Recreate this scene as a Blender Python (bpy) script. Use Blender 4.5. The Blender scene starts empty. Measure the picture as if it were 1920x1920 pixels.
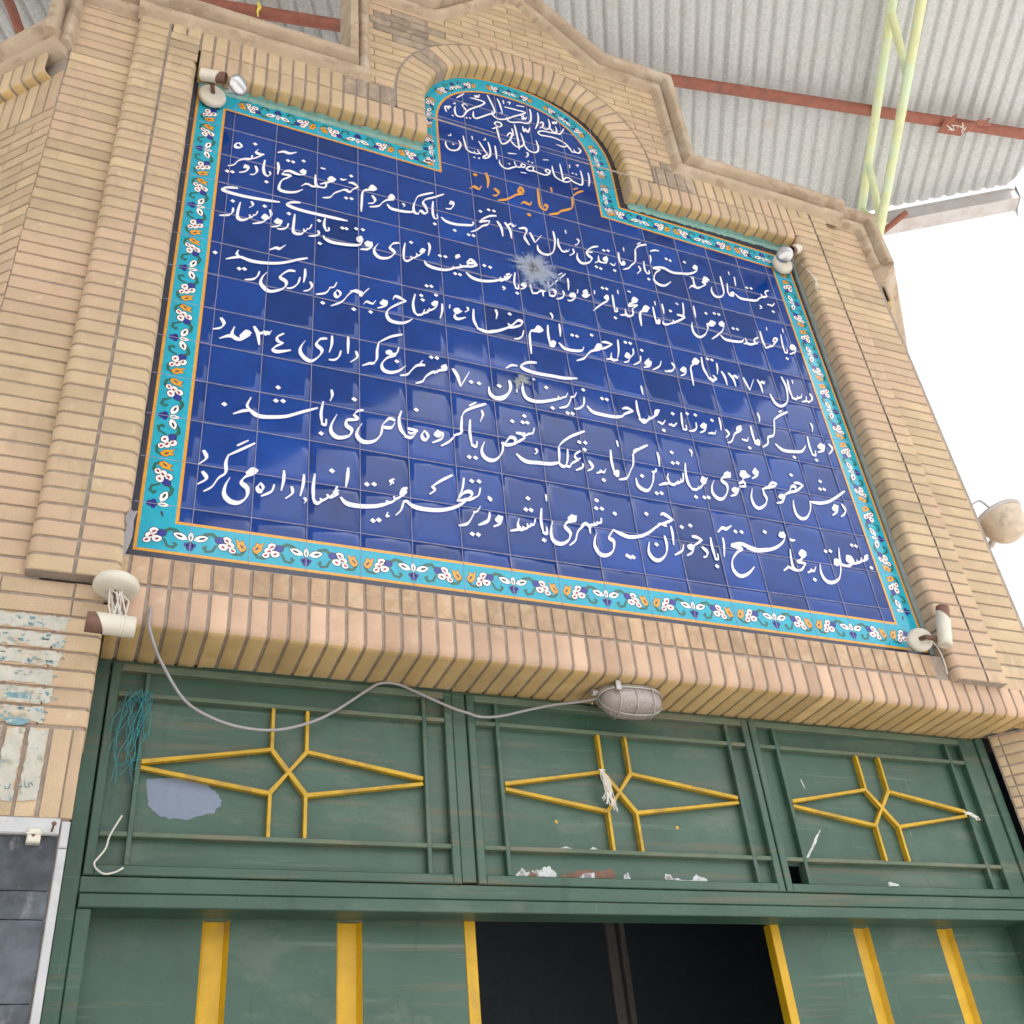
import bpy, bmesh, math, random
from mathutils import Vector, Matrix
random.seed(7)
rnd = random.Random(11)
S = bpy.context.scene
COL = S.collection
G0 = 3.62                      # height of the tile panel's lower edge above the ground


def W(p):                      # wall coordinates (x along wall, y up from panel edge, z out of wall) -> world
    return Vector((p[0], -p[2], p[1] + G0))


# ------------------------------------------------------------------ camera, sky, sun
cam = bpy.data.objects.new('camera', bpy.data.cameras.new('camera'))
COL.objects.link(cam)
RR = [[0.924513, -0.088623, 0.370705], [0.147355, -0.813863, -0.562062], [0.351515, 0.574259, -0.739368]]
right = Vector((RR[0][0], -RR[0][2], RR[0][1]))
down = Vector((RR[1][0], -RR[1][2], RR[1][1]))
fwd = Vector((RR[2][0], -RR[2][2], RR[2][1]))
m = Matrix((right, -down, -fwd)).transposed().to_4x4()
m.translation = W((-0.0621, -2.0237, 3.1351))
cam.matrix_world = m
cam.data.sensor_width = 36
cam.data.lens = 36 * 1969.87 / 1920
cam.data.clip_start = 0.05
cam.data.clip_end = 2000
S.camera = cam

SUN_EL, SUN_AZ = 68, 18        # azimuth: degrees from straight out of the wall, towards +x
wd = bpy.data.worlds.new('World')
S.world = wd
wd.use_nodes = True
nt = wd.node_tree
bg = nt.nodes['Background']
sky = nt.nodes.new('ShaderNodeTexSky')
sky.sky_type = 'NISHITA'
sky.sun_disc = False
sky.sun_elevation = math.radians(SUN_EL)
sky.sun_rotation = math.radians(180 - SUN_AZ)
sky.air_density = 1.0
sky.dust_density = 6.0
sky.ozone_density = 1.0
hz = nt.nodes.new('ShaderNodeHueSaturation')      # hot dusty air: the blue of the sky is washed out
hz.inputs['Saturation'].default_value = 0.14
hz.inputs['Value'].default_value = 1.9
nt.links.new(sky.outputs[0], hz.inputs['Color'])
nt.links.new(hz.outputs[0], bg.inputs[0])
bg.inputs[1].default_value = 0.15
sl = bpy.data.lights.new('sun', 'SUN')
sl.energy = 4.2
sl.angle = math.radians(0.53)
sl.color = (1.0, 0.95, 0.88)
so = bpy.data.objects.new('sun', sl)
COL.objects.link(so)
e, a = math.radians(SUN_EL), math.radians(SUN_AZ)
sd = Vector((math.sin(a) * math.cos(e), -math.cos(a) * math.cos(e), math.sin(e)))
so.rotation_euler = sd.to_track_quat('Z', 'Y').to_euler()
S.view_settings.view_transform = 'Standard'
S.view_settings.look = 'None'
S.view_settings.exposure = 0.45
S.view_settings.gamma = 1.0
S.render.engine = 'CYCLES'
S.cycles.max_bounces = 8
S.cycles.diffuse_bounces = 6
S.cycles.glossy_bounces = 4


# ------------------------------------------------------------------ object helpers
def link(name, mesh, mat=None, parent=None):
    o = bpy.data.objects.new(name, mesh)
    COL.objects.link(o)
    if parent is not None:
        o.parent = parent
        o.matrix_parent_inverse = Matrix.Translation(-parent.location)
    if mat is not None:
        for mm in (mat if isinstance(mat, (list, tuple)) else [mat]):
            mesh.materials.append(mm)
    return o


def thing(name, label, cat, loc=(0, 0, 0), group=None):
    o = bpy.data.objects.new(name, None)
    o.empty_display_size = 0.1
    COL.objects.link(o)
    o.location = W(loc)
    o['label'] = label
    o['category'] = cat
    if group:
        o['group'] = group
    return o


def tag(o, label, cat, group=None):
    o['label'] = label
    o['category'] = cat
    if group:
        o['group'] = group
    return o


class MB:
    """collects faces in wall coordinates, one mesh object"""
    def __init__(self):
        self.v, self.f, self.t, self.mi = [], [], [], []

    def add(self, verts, faces, tone=0.5, mi=0):
        b = len(self.v)
        self.v += [W(p) for p in verts]
        for f in faces:
            self.f.append([b + i for i in f])
            self.t.append(tone)
            self.mi.append(mi)

    def box(self, x0, x1, y0, y1, z0, z1, tone=0.5, mi=0, bev=0.0):
        if bev <= 0:
            v = [(x, y, z) for z in (z0, z1) for y in (y0, y1) for x in (x0, x1)]
            self.add(v, [(0, 2, 3, 1), (4, 5, 7, 6), (0, 1, 5, 4), (2, 6, 7, 3), (0, 4, 6, 2), (1, 3, 7, 5)], tone, mi)
        else:
            b = bev
            r = [[(x0 + i, y0 + i, zz), (x1 - i, y0 + i, zz), (x1 - i, y1 - i, zz), (x0 + i, y1 - i, zz)]
                 for i, zz in ((0, z0), (0, z1 - b), (b, z1))]
            self.rings(r, tone, mi, True, True)

    def rings(self, r, tone=0.5, mi=0, cap0=False, cap1=False, closed=True):
        n = len(r[0])
        v = [p for q in r for p in q]
        f = []
        for i in range(len(r) - 1):
            for j in range(n if closed else n - 1):
                k = (j + 1) % n
                f.append((i * n + j, i * n + k, (i + 1) * n + k, (i + 1) * n + j))
        if cap0:
            f.append(tuple(range(n - 1, -1, -1)))
        if cap1:
            f.append(tuple((len(r) - 1) * n + j for j in range(n)))
        self.add(v, f, tone, mi)

    def tube(self, pts, rad, n=8, tone=0.5, mi=0, caps=True):
        pts = [Vector(p) for p in pts]
        rads = rad if isinstance(rad, (list, tuple)) else [rad] * len(pts)
        r = []
        up = None
        for i, p in enumerate(pts):
            d = (pts[min(i + 1, len(pts) - 1)] - pts[max(i - 1, 0)]).normalized()
            if up is None:
                up = d.orthogonal().normalized()
            else:
                up = (up - d * up.dot(d)).normalized()
            s = d.cross(up)
            r.append([p + (up * math.cos(2 * math.pi * k / n) + s * math.sin(2 * math.pi * k / n)) * rads[i] for k in range(n)])
        self.rings(r, tone, mi, caps, caps)

    def lathe(self, o, axis, prof, n=24, tone=0.5, mi=0, cap0=True, cap1=True, sx=1.0, side=None):
        """prof: (distance along axis, radius); sx squashes one radial direction"""
        o, axis = Vector(o), Vector(axis).normalized()
        u = Vector(side).normalized() if side else axis.orthogonal().normalized()
        w = axis.cross(u)
        r = [[o + axis * d + (u * math.cos(2 * math.pi * k / n) + w * sx * math.sin(2 * math.pi * k / n)) * q for k in range(n)] for d, q in prof]
        self.rings(r, tone, mi, cap0, cap1)

    def poly(self, pts, z, tone=0.5, mi=0, th=0.0):
        """flat polygon in the wall plane (x, y) at depth z"""
        n = len(pts)
        if th <= 0:
            self.add([(p[0], p[1], z) for p in pts], [tuple(range(n))], tone, mi)
        else:
            self.rings([[(p[0], p[1], z - th) for p in pts], [(p[0], p[1], z) for p in pts]], tone, mi, False, True)

    def build(self, name, mat, parent=None, smooth=None, recalc=True, tri=False):
        me = bpy.data.meshes.new(name)
        me.from_pydata([tuple(p) for p in self.v], [], self.f)
        if recalc:
            bm = bmesh.new()
            bm.from_mesh(me)
            bmesh.ops.recalc_face_normals(bm, faces=bm.faces)
            if tri:
                bmesh.ops.triangulate(bm, faces=[f for f in bm.faces if len(f.verts) > 4])
            bm.to_mesh(me)
            bm.free()
        if len(me.polygons) == len(self.t):
            at = me.attributes.new('tone', 'FLOAT', 'FACE')
            at.data.foreach_set('value', self.t)
            me.polygons.foreach_set('material_index', self.mi)
        o = link(name, me, mat, parent)
        if smooth:
            me.shade_smooth()
            me.set_sharp_from_angle(angle=math.radians(smooth))
        return o


# ------------------------------------------------------------------ materials
def mat(name, col, rough=0.6, metal=0.0, spec=0.5, var=0.12, scale=30.0, bump=0.0, bscale=200.0, tone=0.0,
        spots=None, coat=0.0, detail=4.0, streak=None):
    """procedural principled material: noise-varied colour, optional stain colour (spots = (colour, scale, threshold, amount))"""
    mt = bpy.data.materials.new(name)
    mt.use_nodes = True
    t = mt.node_tree
    N, L = t.nodes, t.links
    b = N['Principled BSDF']
    tc = N.new('ShaderNodeTexCoord')
    no = N.new('ShaderNodeTexNoise')
    no.inputs['Scale'].default_value = scale
    no.inputs['Detail'].default_value = detail
    L.new(tc.outputs['Object'], no.inputs['Vector'])
    mr = N.new('ShaderNodeMapRange')
    mr.inputs[1].default_value = 0.25
    mr.inputs[2].default_value = 0.75
    mr.inputs[3].default_value = 1 - var
    mr.inputs[4].default_value = 1 + var
    L.new(no.outputs[0], mr.inputs[0])
    mul = N.new('ShaderNodeVectorMath')
    mul.operation = 'SCALE'
    mul.inputs[0].default_value = col[:3]
    L.new(mr.outputs[0], mul.inputs['Scale'])
    cur = mul.outputs[0]
    if tone > 0:
        at = N.new('ShaderNodeAttribute')
        at.attribute_name = 'tone'
        m2 = N.new('ShaderNodeMapRange')
        m2.inputs[3].default_value = 1 - tone
        m2.inputs[4].default_value = 1 + tone
        L.new(at.outputs['Fac'], m2.inputs[0])
        v2 = N.new('ShaderNodeVectorMath')
        v2.operation = 'SCALE'
        L.new(cur, v2.inputs[0])
        L.new(m2.outputs[0], v2.inputs['Scale'])
        cur = v2.outputs[0]
    for sp in (spots or []):
        n2 = N.new('ShaderNodeTexNoise')
        n2.inputs['Scale'].default_value = sp[1]
        n2.inputs['Detail'].default_value = 6
        n2.inputs['Roughness'].default_value = 0.65
        if len(sp) > 4:
            mp = N.new('ShaderNodeMapping')
            mp.inputs['Scale'].default_value = sp[4]
            mp.inputs['Location'].default_value = (sp[1], 3.1, sp[2] * 7)
            L.new(tc.outputs['Object'], mp.inputs[0])
            L.new(mp.outputs[0], n2.inputs['Vector'])
        else:
            L.new(tc.outputs['Object'], n2.inputs['Vector'])
        r2 = N.new('ShaderNodeMapRange')
        r2.inputs[1].default_value = sp[2]
        r2.inputs[2].default_value = sp[2] + 0.08
        r2.inputs[3].default_value = 0
        r2.inputs[4].default_value = sp[3]
        L.new(n2.outputs[0], r2.inputs[0])
        mx = N.new('ShaderNodeMix')
        mx.data_type = 'RGBA'
        L.new(r2.outputs[0], mx.inputs[0])
        L.new(cur, mx.inputs[6])
        mx.inputs[7].default_value = (*sp[0], 1)
        cur = mx.outputs[2]
    L.new(cur, b.inputs['Base Color'])
    b.inputs['Metallic'].default_value = metal
    b.inputs['Roughness'].default_value = rough
    b.inputs['Specular IOR Level'].default_value = spec
    b.inputs['Coat Weight'].default_value = coat
    b.inputs['Coat Roughness'].default_value = 0.06
    if bump > 0:
        n3 = N.new('ShaderNodeTexNoise')
        n3.inputs['Scale'].default_value = bscale
        n3.inputs['Detail'].default_value = 5
        L.new(tc.outputs['Object'], n3.inputs['Vector'])
        bp = N.new('ShaderNodeBump')
        bp.inputs['Strength'].default_value = bump
        bp.inputs['Distance'].default_value = 0.004
        L.new(n3.outputs[0], bp.inputs['Height'])
        L.new(bp.outputs[0], b.inputs['Normal'])
    return mt


M = {}
M['brick'] = mat('beige facing brick', (0.49, 0.375, 0.245), 0.85, var=0.10, scale=9, bump=0.8, bscale=220, tone=0.16,
                 spots=[((0.52, 0.36, 0.265), 1.6, 0.48, 0.55), ((0.36, 0.28, 0.19), 3.5, 0.58, 0.45, (1.5, 1, 0.6)), ((0.25, 0.20, 0.14), 60, 0.68, 0.5), ((0.60, 0.52, 0.40), 18, 0.62, 0.4)])
M['brick_pink'] = mat('pinkish facing brick', (0.50, 0.35, 0.255), 0.85, var=0.10, scale=9, bump=0.5, bscale=260, tone=0.2,
                      spots=[((0.55, 0.46, 0.33), 5, 0.58, 0.45), ((0.27, 0.21, 0.15), 60, 0.68, 0.5), ((0.42, 0.28, 0.18), 3, 0.55, 0.5)])
M['brick_cut'] = mat('cut dusty brick', (0.43, 0.30, 0.20), 0.85, var=0.16, scale=22, bump=0.8, bscale=200, tone=0.2,
                     spots=[((0.52, 0.42, 0.30), 14, 0.55, 0.5), ((0.30, 0.20, 0.13), 30, 0.6, 0.5)])
M['brick_soffit'] = mat('ochre bounce lit brick', (0.50, 0.355, 0.17), 0.8, var=0.12, scale=9, bump=0.5, bscale=260, tone=0.18,  # warm ground bounce put into the colour of the brick undersides
                        spots=[((0.45, 0.30, 0.11), 4, 0.52, 0.6), ((0.28, 0.20, 0.12), 40, 0.66, 0.5)])
M['brick_stain'] = mat('rain stained brick', (0.335, 0.265, 0.205), 0.9, var=0.2, scale=18, bump=0.7, bscale=200, tone=0.25,
                       spots=[((0.23, 0.185, 0.16), 7, 0.50, 0.7, (1.6, 1, 0.5)), ((0.47, 0.37, 0.24), 12, 0.58, 0.7)])
M['mortar'] = mat('grey brown mortar', (0.30, 0.25, 0.215), 0.95, var=0.2, scale=25, bump=0.8, bscale=150,
                  spots=[((0.33, 0.29, 0.26), 12, 0.58, 0.6)])
M['stone'] = mat('weathered cornice stone', (0.42, 0.335, 0.25), 0.9, var=0.12, scale=8, bump=0.6, bscale=140,
                 spots=[((0.28, 0.20, 0.14), 6, 0.52, 0.65, (1, 1, 3)), ((0.52, 0.46, 0.40), 4, 0.57, 0.6)])
M['render'] = mat('grey building render', (0.42, 0.38, 0.33), 0.95, var=0.1, scale=4, bump=0.3)
M['concrete'] = mat('pale roof slab', (0.45, 0.43, 0.39), 0.95, var=0.1, scale=5)
M['marble'] = mat('white marble trim', (0.46, 0.47, 0.49), 0.45, var=0.1, scale=8, spots=[((0.33, 0.33, 0.36), 9, 0.54, 0.6), ((0.30, 0.25, 0.2), 22, 0.65, 0.6)])
M['slate'] = mat('dark slate cladding', (0.072, 0.086, 0.105), 0.7, var=0.6, scale=11, bump=1.0, bscale=28, tone=0.3,
                 spots=[((0.20, 0.21, 0.22), 13, 0.57, 0.75, (1, 1, 0.45)), ((0.03, 0.035, 0.045), 6, 0.55, 0.7), ((0.22, 0.17, 0.12), 18, 0.63, 0.6)])
M['ground'] = mat('dusty paving', (0.43, 0.41, 0.38), 0.95, var=0.12, scale=2)
M['blue'] = mat('cobalt glazed tile', (0.0015, 0.034, 0.205), 0.08, var=0.2, scale=9, spec=0.36, tone=0.28)
M['turq'] = mat('turquoise glaze', (0.010, 0.33, 0.47), 0.09, var=0.10, scale=30, spec=0.5)
M['orange_glaze'] = mat('orange glaze', (0.62, 0.29, 0.025), 0.12, var=0.12, scale=60)
M['white_glaze'] = mat('white glaze', (0.80, 0.79, 0.78), 0.12, var=0.03, scale=40)
M['navy_glaze'] = mat('dark navy glaze', (0.03, 0.032, 0.055), 0.15, var=0.2, scale=40)
M['royal_glaze'] = mat('royal blue glaze', (0.02, 0.03, 0.24), 0.12, var=0.1, scale=40)
M['red_glaze'] = mat('dark red glaze', (0.30, 0.03, 0.07), 0.12, var=0.1, scale=40)
M['green_glaze'] = mat('dark green glaze', (0.02, 0.11, 0.085), 0.12, var=0.1, scale=40)
M['halo'] = mat('soft blue glaze edge', (0.05, 0.085, 0.36), 0.1, var=0.1, scale=40)
M['grout'] = mat('pale tile grout', (0.27, 0.27, 0.40), 0.8, var=0.25, scale=30)
M['grout2'] = mat('grey green mortar strip', (0.20, 0.24, 0.235), 0.9, var=0.15, scale=20, bump=0.4)
M['smear'] = mat('turquoise paint smear', (0.20, 0.36, 0.33), 0.8, var=0.2, scale=30)
M['green'] = mat('green gate paint', (0.034, 0.082, 0.058), 0.45, var=0.22, scale=4, bump=0.35, bscale=45, tone=0.2,
                 spots=[((0.055, 0.100, 0.078), 1.8, 0.50, 0.6), ((0.095, 0.135, 0.10), 3.0, 0.56, 0.5, (0.7, 1, 1.6)), ((0.105, 0.10, 0.06), 5, 0.56, 0.6, (0.2, 1, 5.0)),
                        ((0.12, 0.175, 0.135), 6, 0.60, 0.55, (0.16, 1, 4.0)), ((0.018, 0.050, 0.032), 10, 0.60, 0.5, (1, 1, 0.3)), ((0.20, 0.25, 0.21), 30, 0.675, 0.6, (1, 1, 0.25)),
                        ((0.12, 0.075, 0.04), 14, 0.69, 0.7), ((0.45, 0.47, 0.44), 85, 0.735, 0.9)])
M['green_dusty'] = mat('dusty green gate paint', (0.085, 0.125, 0.085), 0.65, var=0.2, scale=8, bump=0.2, bscale=90, tone=0.15,
                       spots=[((0.16, 0.145, 0.10), 6, 0.5, 0.6, (0.5, 1, 2)), ((0.05, 0.09, 0.065), 9, 0.6, 0.5)])
M['yellow'] = mat('yellow gate paint', (0.50, 0.295, 0.006), 0.45, var=0.16, scale=12, bump=0.3, bscale=80,
                  spots=[((0.36, 0.21, 0.06), 7, 0.56, 0.55, (1, 1, 0.4)), ((0.24, 0.12, 0.06), 28, 0.67, 0.8), ((0.60, 0.52, 0.40), 60, 0.72, 0.7)])
M['yellow_bar'] = mat('dull yellow bar paint', (0.46, 0.285, 0.012), 0.5, var=0.2, scale=14, bump=0.3, bscale=80,
                      spots=[((0.26, 0.17, 0.04), 12, 0.55, 0.6), ((0.13, 0.10, 0.05), 40, 0.66, 0.7)])
M['bare'] = mat('bare primer grey', (0.50, 0.53, 0.55), 0.6, var=0.15, scale=40, spots=[((0.20, 0.17, 0.18), 22, 0.52, 0.9)])
M['primer'] = mat('blue grey primer', (0.17, 0.21, 0.29), 0.65, var=0.08, scale=40)
M['sheet'] = mat('galvanised roof sheet', (0.45, 0.465, 0.475), 0.6, metal=0.0, var=0.2, scale=60, detail=8,
                 spots=[((0.36, 0.36, 0.35), 90, 0.58, 0.55), ((0.40, 0.35, 0.30), 3, 0.60, 0.5)])
M['redox'] = mat('red oxide steel', (0.25, 0.085, 0.058), 0.7, var=0.2, scale=15, spots=[((0.17, 0.08, 0.06), 9, 0.52, 0.6), ((0.30, 0.16, 0.12), 30, 0.62, 0.5)])
M['limepipe'] = mat('pale lime pipe paint', (0.58, 0.62, 0.36), 0.5, var=0.08, scale=10,
                    spots=[((0.50, 0.64, 0.48), 3, 0.48, 0.7), ((0.36, 0.16, 0.07), 16, 0.64, 0.8), ((0.10, 0.10, 0.06), 50, 0.71, 0.7)])
M['gutter'] = mat('grey steel gutter', (0.46, 0.45, 0.46), 0.5, metal=0.2, var=0.1, scale=10, spots=[((0.38, 0.30, 0.28), 4, 0.55, 0.5)])
M['enamel'] = mat('yellowed white enamel', (0.60, 0.575, 0.50), 0.4, var=0.08, scale=15, spots=[((0.42, 0.36, 0.28), 9, 0.56, 0.5), ((0.33, 0.17, 0.09), 30, 0.64, 0.8)])
M['rusty'] = mat('rusty brown metal', (0.16, 0.085, 0.06), 0.75, var=0.25, scale=40)
M['dark'] = mat('dark hollow', (0.02, 0.02, 0.022), 0.8)
M['steel'] = mat('worn grey steel', (0.42, 0.40, 0.38), 0.45, metal=0.5, var=0.15, scale=40)
M['cable'] = mat('grey cable sheath', (0.29, 0.28, 0.30), 0.55, var=0.1, scale=60)
M['teal'] = mat('teal nylon string', (0.035, 0.22, 0.25), 0.6, var=0.2, scale=80)
M['string'] = mat('off white string', (0.62, 0.60, 0.55), 0.8, var=0.1, scale=80)
M['paper'] = mat('old poster paper', (0.46, 0.45, 0.40), 0.9, var=0.15, scale=20,
                 spots=[((0.47, 0.37, 0.25), 13, 0.55, 0.9), ((0.17, 0.25, 0.28), 26, 0.565, 0.75), ((0.30, 0.36, 0.36), 50, 0.58, 0.6)])
M['inkteal'] = mat('faded teal print', (0.16, 0.28, 0.32), 0.85, var=0.2, scale=30, spots=[((0.55, 0.54, 0.50), 40, 0.55, 0.8)])
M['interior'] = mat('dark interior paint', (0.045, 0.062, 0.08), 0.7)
M['innerbar'] = mat('grey inner frame', (0.22, 0.21, 0.21), 0.6)
M['yellowcord'] = mat('yellow cord', (0.70, 0.60, 0.12), 0.7)


def glass(name, col, rough, alpha_mix=0.0, ribs=False):
    mt = bpy.data.materials.new(name)
    mt.use_nodes = True
    t = mt.node_tree
    b = t.nodes['Principled BSDF']
    b.inputs['Base Color'].default_value = (*col, 1)
    b.inputs['Roughness'].default_value = rough
    b.inputs['Transmission Weight'].default_value = alpha_mix
    no = t.nodes.new('ShaderNodeTexNoise')
    no.inputs['Scale'].default_value = 30
    rr = t.nodes.new('ShaderNodeMapRange')
    rr.inputs[3].default_value = rough * 0.8
    rr.inputs[4].default_value = rough * 1.6
    t.links.new(no.outputs[0], rr.inputs[0])
    t.links.new(rr.outputs[0], b.inputs['Roughness'])
    return mt


M['globe'] = glass('dusty ribbed glass', (0.33, 0.29, 0.275), 0.22, 0.15)
M['bulb'] = glass('silvered bulb glass', (0.50, 0.51, 0.53), 0.12, 0.0)
M['bulb'].node_tree.nodes['Principled BSDF'].inputs['Metallic'].default_value = 0.7
# ------------------------------------------------------------------ bricks
JD = 0.0065                     # how far the mortar lies behind the brick faces
PITCH = 0.0643


def jit(s=0.0012):
    return rnd.uniform(-s, s)


def tone():
    return min(1, max(0, rnd.gauss(0.5, 0.22)))


class Frame:
    """local brick frame: u along, v up, n out"""
    def __init__(self, o, u, v, n):
        self.o, self.u, self.v, self.n = Vector(o), Vector(u), Vector(v), Vector(n)

    def p(self, u, v, n):
        return self.o + self.u * u + self.v * v + self.n * n


def wallframe(z):
    return Frame((0, 0, z), (1, 0, 0), (0, 1, 0), (0, 0, 1))


STAIN = [(1.08, 3.62, 0.20, 0.17), (1.17, 3.42, 0.10, 0.12), (2.62, 2.90, 0.16, 0.12), (0.82, 2.93, 0.13, 0.07)]


def stained(u, v):
    for a, b, c, d in STAIN:
        if ((u - a) / c) ** 2 + ((v - b) / d) ** 2 < rnd.uniform(0.45, 1.25):
            return True
    return False


def flat_brick(mb, fr, q, mi=0, b=0.0035, t=None):
    """q: four (u, v) corners counter-clockwise; face at n = 0"""
    cu = sum(p[0] for p in q) / 4
    cv = sum(p[1] for p in q) / 4
    q = [(p[0] + jit(), p[1] + jit()) for p in q]
    dn = jit(0.0015)
    if fr is fP and mi == 0 and stained(cu, cv):
        mi = 6

    def ins(d):
        r = []
        for p in q:
            r.append((p[0] - math.copysign(min(d, abs(p[0] - cu)), p[0] - cu), p[1] - math.copysign(min(d, abs(p[1] - cv)), p[1] - cv)))
        return r
    r = [[fr.p(*p, -JD - 0.006) for p in q], [fr.p(*p, dn - b) for p in q], [fr.p(*p, dn - b * 0.3) for p in ins(b * 0.35)], [fr.p(*p, dn) for p in ins(b)]]
    mb.rings(r, tone() if t is None else t, mi, False, True)


def course(mb, fr, u0, u1, v, h, L=0.212, shift=0.0, mi=0, mid=None):
    """a run of stretchers between u0 and u1 (each a number or (bottom, top) pair)"""
    a0, a1 = u0 if isinstance(u0, tuple) else (u0, u0)
    b0, b1 = u1 if isinstance(u1, tuple) else (u1, u1)
    if max(a0, a1) >= min(b0, b1) - 0.015:
        return
    lo, hi = min(a0, a1), max(b0, b1)
    k = math.floor((lo - shift) / L)
    cuts = []
    x = shift + k * L
    while x < hi + L:
        if x > max(a0, a1) + 0.03 and x < min(b0, b1) - 0.03:
            cuts.append(x)
        x += L
    edges = [(a0, a1)] + [(c, c) for c in cuts] + [(b0, b1)]
    for i in range(len(edges) - 1):
        g0 = 0 if i == 0 else 0.002
        g1 = 0 if i == len(edges) - 2 else 0.002
        flat_brick(mb, fr, [(edges[i][0] + g0, v), (edges[i + 1][0] - g1, v), (edges[i + 1][1] - g1, v + h), (edges[i][1] + g0, v + h)], mi)


def bullprof(v_start, v_edge, depth, r=0.03, seg=5):
    """profile (v, n): face from v_start to the rounded edge at v_edge, then back into the reveal"""
    s = 1 if v_edge > v_start else -1
    pr = [(v_start, 0.0), (v_start + (v_edge - s * r - v_start) * 0.5, 0.0), (v_edge - s * r, 0.0)]
    for k in range(1, seg + 1):
        a = math.pi / 2 * k / seg
        pr.append((v_edge - s * r + s * r * math.sin(a), -r + r * math.cos(a)))
    pr.append((v_edge, -r - (depth - r) * 0.5))
    pr.append((v_edge, -depth))
    return pr


def shrink(pr, d):
    out = []
    n = len(pr)
    for i in range(n):
        a = pr[max(i - 1, 0)]
        c = pr[min(i + 1, n - 1)]
        t = Vector((c[0] - a[0], c[1] - a[1])).normalized()
        # inward: away from the outside; profile runs face -> edge -> reveal
        nn = Vector((-t.y, t.x))
        s = 1 if pr[-1][0] < pr[0][0] else -1
        nn = nn * s
        out.append((pr[i][0] + nn.x * d, pr[i][1] + nn.y * d))
    return out


def prof_brick(mb, fa, fb, pr, mi=0, t=None, mi_under=None, b=0.0035, base=0.0):
    """sweep a profile from frame fa to frame fb (frames give v and n; u = their origin)"""
    d0 = jit(0.0012)
    cq = (fa.o + fb.o) / 2 + (fa.v + fb.v) / 2 * (pr[0][0] + pr[-1][0]) / 2
    if mi == 0 and cq.z > 0.09 and cq.y > 2.5 and stained(cq.x, cq.y):
        mi = mi_under = 6
    ts = tone() if t is None else t
    L = (fb.o - fa.o).length
    stations = [(0.0, 0.013), (0.0, b), (b * 0.4 / L, b * 0.3), (b / L, 0), (1 - b / L, 0), (1 - b * 0.4 / L, b * 0.3), (1.0, b), (1.0, 0.013)]
    prs = {}
    rings = []
    for s, d in stations:
        if d not in prs:
            prs[d] = shrink(pr, d - d0)
        o = fa.o.lerp(fb.o, s)
        vv = fa.v.lerp(fb.v, s)
        nn = fa.n.lerp(fb.n, s)
        rings.append([o + vv * p[0] + nn * p[1] for p in prs[d]])
    n = len(pr)
    v = [p for r in rings for p in r]
    f, fu = [], []
    for i in range(len(rings) - 1):
        for j in range(n - 1):
            q = (i * n + j, i * n + j + 1, (i + 1) * n + j + 1, (i + 1) * n + j)
            (fu if (mi_under is not None and j >= 5) else f).append(q)
    mb.add(v, f, ts, mi)
    if fu:
        mb.add(v, fu, ts, mi_under)


def prof_mortar(mb, frames, pr, mi=0, d=JD):
    p2 = shrink(pr, d)
    rings = [[f.o + f.v * p[0] + f.n * p[1] for p in p2] for f in frames]
    mb.rings(rings, 0.5, mi, closed=False)


BM = [M['brick'], M['mortar'], M['brick_soffit'], M['brick_pink'], M['brick_cut'], M['grout2'], M['brick_stain']]
ZW, ZP, ZD = 0.05, 0.095, -0.19
fW, fP = wallframe(ZW), wallframe(ZP)

building = thing('brick_building', 'beige brick bath house entrance front with stepped gable parapet around a blue tile panel', 'building', (1.72, -G0, 0))

# ---- side strips of wall and pier, left and right of the portal
for side in (0, 1):
    mb = MB()
    x0, x1 = ((-0.545, -0.275), (3.695, 3.985))[side]
    v = -0.175 + PITCH * 0 + 0.012
    k = 0
    y = -0.172
    while y < 3.0:
        off = 0.012
        flat_brick(mb, fW, [(x0 + 0.001, y), (x1, y), (x1, y + PITCH - 0.0095), (x0 + 0.001, y + PITCH - 0.0095)])
        y += PITCH
    mb.poly([(x0 + 0.004, -0.18), (x1 + 0.03, -0.18), (x1 + 0.03, 3.1), (x0 + 0.004, 3.1)], ZW - JD, mi=1)
    if side == 0:
        # two rows under the pilaster and the pier beside the gate
        for y in (-0.235, -0.298):
            course(mb, fW, x0, -0.028, y, 0.053, shift=-0.36 + 0.012)
        y = -0.298
        for r in range(6):
            y -= 0.0605
            e = fW
            pr = bullprof(-0.17, -0.037, 0.2, 0.018)
            # corner brick with rounded edge (v runs along x here)
            fa = Frame((0, y, ZW), (0, 1, 0), (1, 0, 0), (0, 0, 1))
            fb = Frame((0, y + 0.052, ZW), (0, 1, 0), (1, 0, 0), (0, 0, 1))
            prof_brick(mb, fa, fb, pr)
            course(mb, fW, x0, -0.174, y, 0.052, L=0.16, shift=-0.174 - 0.16 + 0.05 * (r % 2))
        xs = -0.04
        first = True
        while xs > x0:
            w = 0.033 if first else 0.052
            flat_brick(mb, fW, [(xs - w, -0.934), (xs, -0.934), (xs, -0.672), (xs - w, -0.672)])
            xs -= w + (0.003 if first else 0.010)
            first = False
        mb.poly([(x0 + 0.004, -0.936), (-0.047, -0.936), (-0.047, -0.18), (x0 + 0.004, -0.18)], ZW - JD, mi=1)
        mb.box(-0.075, -0.046, -3.62, -0.31, -0.21, ZW - JD - 0.003, mi=1)
    mb.build('wall', BM, building, smooth=35)

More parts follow.
